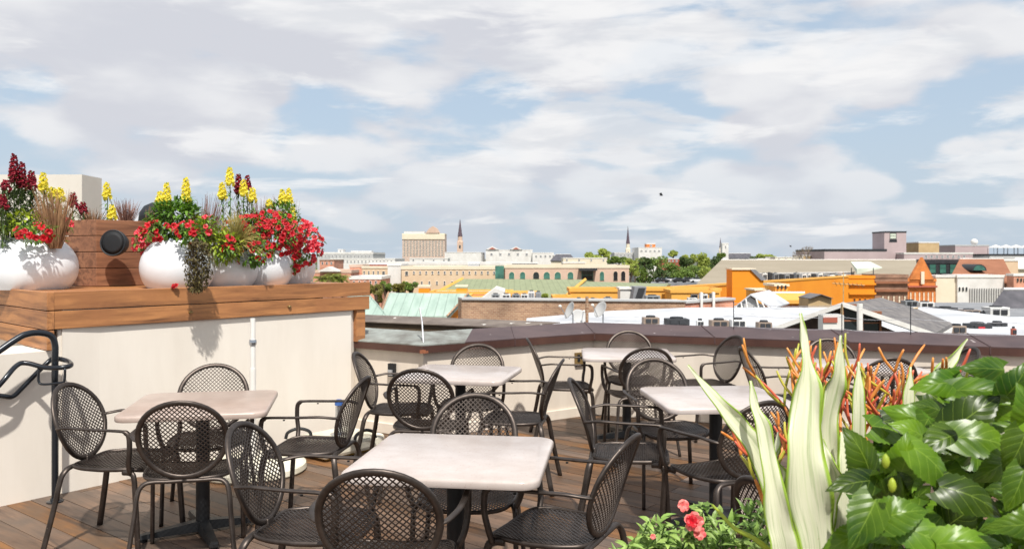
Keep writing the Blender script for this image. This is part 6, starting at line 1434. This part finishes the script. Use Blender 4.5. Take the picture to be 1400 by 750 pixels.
# glossy shrub
def gleaf(mb, c, ax_, nr, L, Wd, g, curl=.12, fold=.12):
    c = Vector(c); ax_ = Vector(ax_).normalized(); nr = Vector(nr); nr = (nr-ax_*nr.dot(ax_)).normalized(); sd_ = ax_.cross(nr)
    nu, nv = 22, 10; base = len(mb.v); ph = g.uniform(0, 6); tw = g.uniform(-.25, .25)
    for i in range(nu+1):
        t = i/nu; wv = math.sin(math.pi*min(1, (t*.93+.07))**.62)**.85*(1-.22*t) if t < 1 else 0
        ser = 1+.05*(1 if i % 2 else -1)*(t > .12)
        for q in range(nv+1):
            u = q/nv*2-1; au = abs(u)
            back = .10*L*au**2*max(0, 1-t*6)*1.8
            y = t*L-back; x = u*Wd/2*wv*(1+(ser-1)*au**6)
            z = -curl*L*(t-.35)**2*2.2 - fold*Wd*au*.5*wv + .006*Wd*math.sin((t*5-au*1.8)*2*math.pi)*au*(1-au*.4)*wv+.03*L*math.sin(ph+t*5+u*2)*au + tw*x*t*.8
            mb.v.append(c+ax_*(y-L*.4)+sd_*x+nr*z); mb.uv[len(mb.v)-1] = (q/nv, t)
    for i in range(nu):
        for q in range(nv):
            a = base+i*(nv+1)+q; mb.f.append((a, a+1, a+nv+2, a+nv+1))
gs = empty('glossy_shrub', (1.35, 1.5, .70), 'dense shrub with big glossy dark green toothed leaves at the right edge', 'plant')
Z = lambda x, y: (1120+x/2.586, 460+y/2.586)
spec = [ # zoom x, y, length, width, tip angle (deg, screen, 0=right 90=up), d, tilt up
 (600, 112, 170, 95, 175, 1.30, .5), (590, 190, 210, 110, -5, 1.24, .35), (425, 165, 150, 105, 185, 1.30, .6), (700, 165, 130, 110, 60, 1.2, .5),
 (540, 275, 190, 160, 40, 1.22, .7), (600, 365, 220, 140, -8, 1.16, .7), (400, 250, 120, 80, 160, 1.28, .5), (440, 360, 150, 140, 200, 1.18, .8),
 (410, 450, 200, 150, -40, 1.14, .7), (155, 415, 160, 150, 110, 1.20, .6), (125, 515, 165, 110, 185, 1.14, .6), (305, 430, 130, 150, 80, 1.19, .7),
 (165, 650, 190, 150, 240, 1.08, .6), (290, 622, 160, 140, 20, 1.09, .7), (535, 560, 230, 150, -15, 1.12, .6), (370, 700, 230, 140, -20, 1.10, .4),
 (520, 725, 220, 130, 0, 1.08, .5), (705, 400, 150, 130, 250, 1.12, .5), (705, 530, 150, 110, 240, 1.1, .5), (700, 665, 150, 100, 180, 1.06, .5),
 (660, 240, 130, 100, 20, 1.26, .5), (250, 540, 110, 90, 70, 1.17, .6), (630, 460, 150, 110, 200, 1.2, .5), (480, 240, 110, 90, 140, 1.3, .5), (90, 720, 150, 100, 200, 1.12, .4), (735, 250, 130, 120, 100, 1.15, .6), (330, 330, 120, 100, 150, 1.26, .5), (760, 600, 150, 120, 30, 1.1, .5), (780, 330, 160, 130, 30, 1.15, .5)]
lm = MB()
for (x, y, L, wd_, an, d, ti) in spec:
    px, py = Z(x, y); c = P(px, py, d); a = R(an+g.uniform(-6, 6)); ax_ = Vector((math.cos(a), g.uniform(-.35, .1), math.sin(a)))
    gleaf(lm, c, ax_, Vector((g.uniform(-.25, .15), -1, ti+g.uniform(-.15, .25))), L/2.586/F*d*1.08, wd_/2.586/F*d*1.05, g, curl=g.uniform(.1, .35), fold=g.uniform(.05, .35))
lm.build('leaves', 'gloss_leaf', gs, smooth=True)
lm = MB(); st = MB(); g2 = random.Random(12)
for i in range(190):
    px = g2.uniform(1192, 1500); ytop = 660 if px < 1210 else (585 if px < 1245 else 515); py = ytop+(880-ytop)*g2.random()**1.1; d = g2.uniform(1.36, 1.75)
    if px < 1250: d = min(d, 1.45)
    a = g2.uniform(0, 6.28)
    gleaf(lm, P(px, py, d), (math.cos(a), g2.uniform(-.6, .2), math.sin(a)*.6), (g2.uniform(-.5, .4), -.8, g2.uniform(.1, 1)), g2.uniform(.065, .105), g2.uniform(.055, .08), g2, curl=.25, fold=.2)
lm.build('leaves', 'gloss_leaf', gs, smooth=True)
for i in range(16):
    b = Vector((g2.uniform(1.0, 1.6), g2.uniform(1.45, 1.8), .70)); tp_ = Vector((g2.uniform(.6, 1.0)*1.25, g2.uniform(1.25, 1.5), g2.uniform(1.0, 1.28)))
    st.tube(bez([b, b.lerp(tp_, .5)+Vector((0, 0, .08)), tp_], 5), [.006]*5+[.004]*6, 6)
st.build('stems', 'stem_green', gs)
for (x, y) in ((235, 440), (258, 525)):
    px, py = Z(x, y); MB().lathe([(.001, -.009), (.004, -.006), (.0055, 0), (.004, .006), (.001, .010)], P(px, py, 1.07), 10).build('bud', 'lime_leaf', gs, smooth=True)
# low flowering shrub
e = empty('flowering_shrub', P(960, 770, 1.98), 'low light green leafy plant with a red and pink flower at the bottom', 'plant'); g = random.Random(21); lf = MB(); st = MB()
for i in range(150):
    px = g.uniform(845, 1062); d = g.uniform(1.86, 2.1); k = (px-845)/217
    ytop = 738-52*min(1, k*2.2)+10*math.sin(px*.09); py = g.uniform(ytop, 800); c = P(px, py, d)
    up = (Vector((g.uniform(-.8, .8), g.uniform(-.6, .2), .9))).normalized(); b = c-up*.07
    st.tube([b-Vector((0, 0, .04)), b, c], .0018, 4)
    for j in range(9):
        t = j/8; dd_ = (up*.5+rdir(g)).normalized(); leaf(lf, b.lerp(c, t), dd_, (0, -.3, 1), g.uniform(.022, .042), .0125, .35, .2)
lf.build('leaves', 'bush_leaf', e); st.build('stems', 'stem_green', e)
fc = MB()
for (px, py, r, n) in ((948, 714, .021, 4), (935, 690, .013, 3), (956, 728, .014, 3), (893, 733, .006, 2)):
    c = P(px, py, 1.85); fl = MB()
    for k in range(n): petal_card(fl, c+rdir(g)*r*.12+Vector((0, .003*k, 0)), Vector((g.uniform(-.3, .3), -1, .3+.2*k)), (0, 0, 1), r*(1-.12*k)*1.1, g, cup=.3)
    fl.build('flower', 'pink_flower', e)
    if r > .02: petal_card(fc, c+Vector((-.004, -.006, .006)), (-.2, -1, .6), (0, 0, 1), r*.7, g, cup=.5)
fc.build('flower_heart', 'crimson', e)
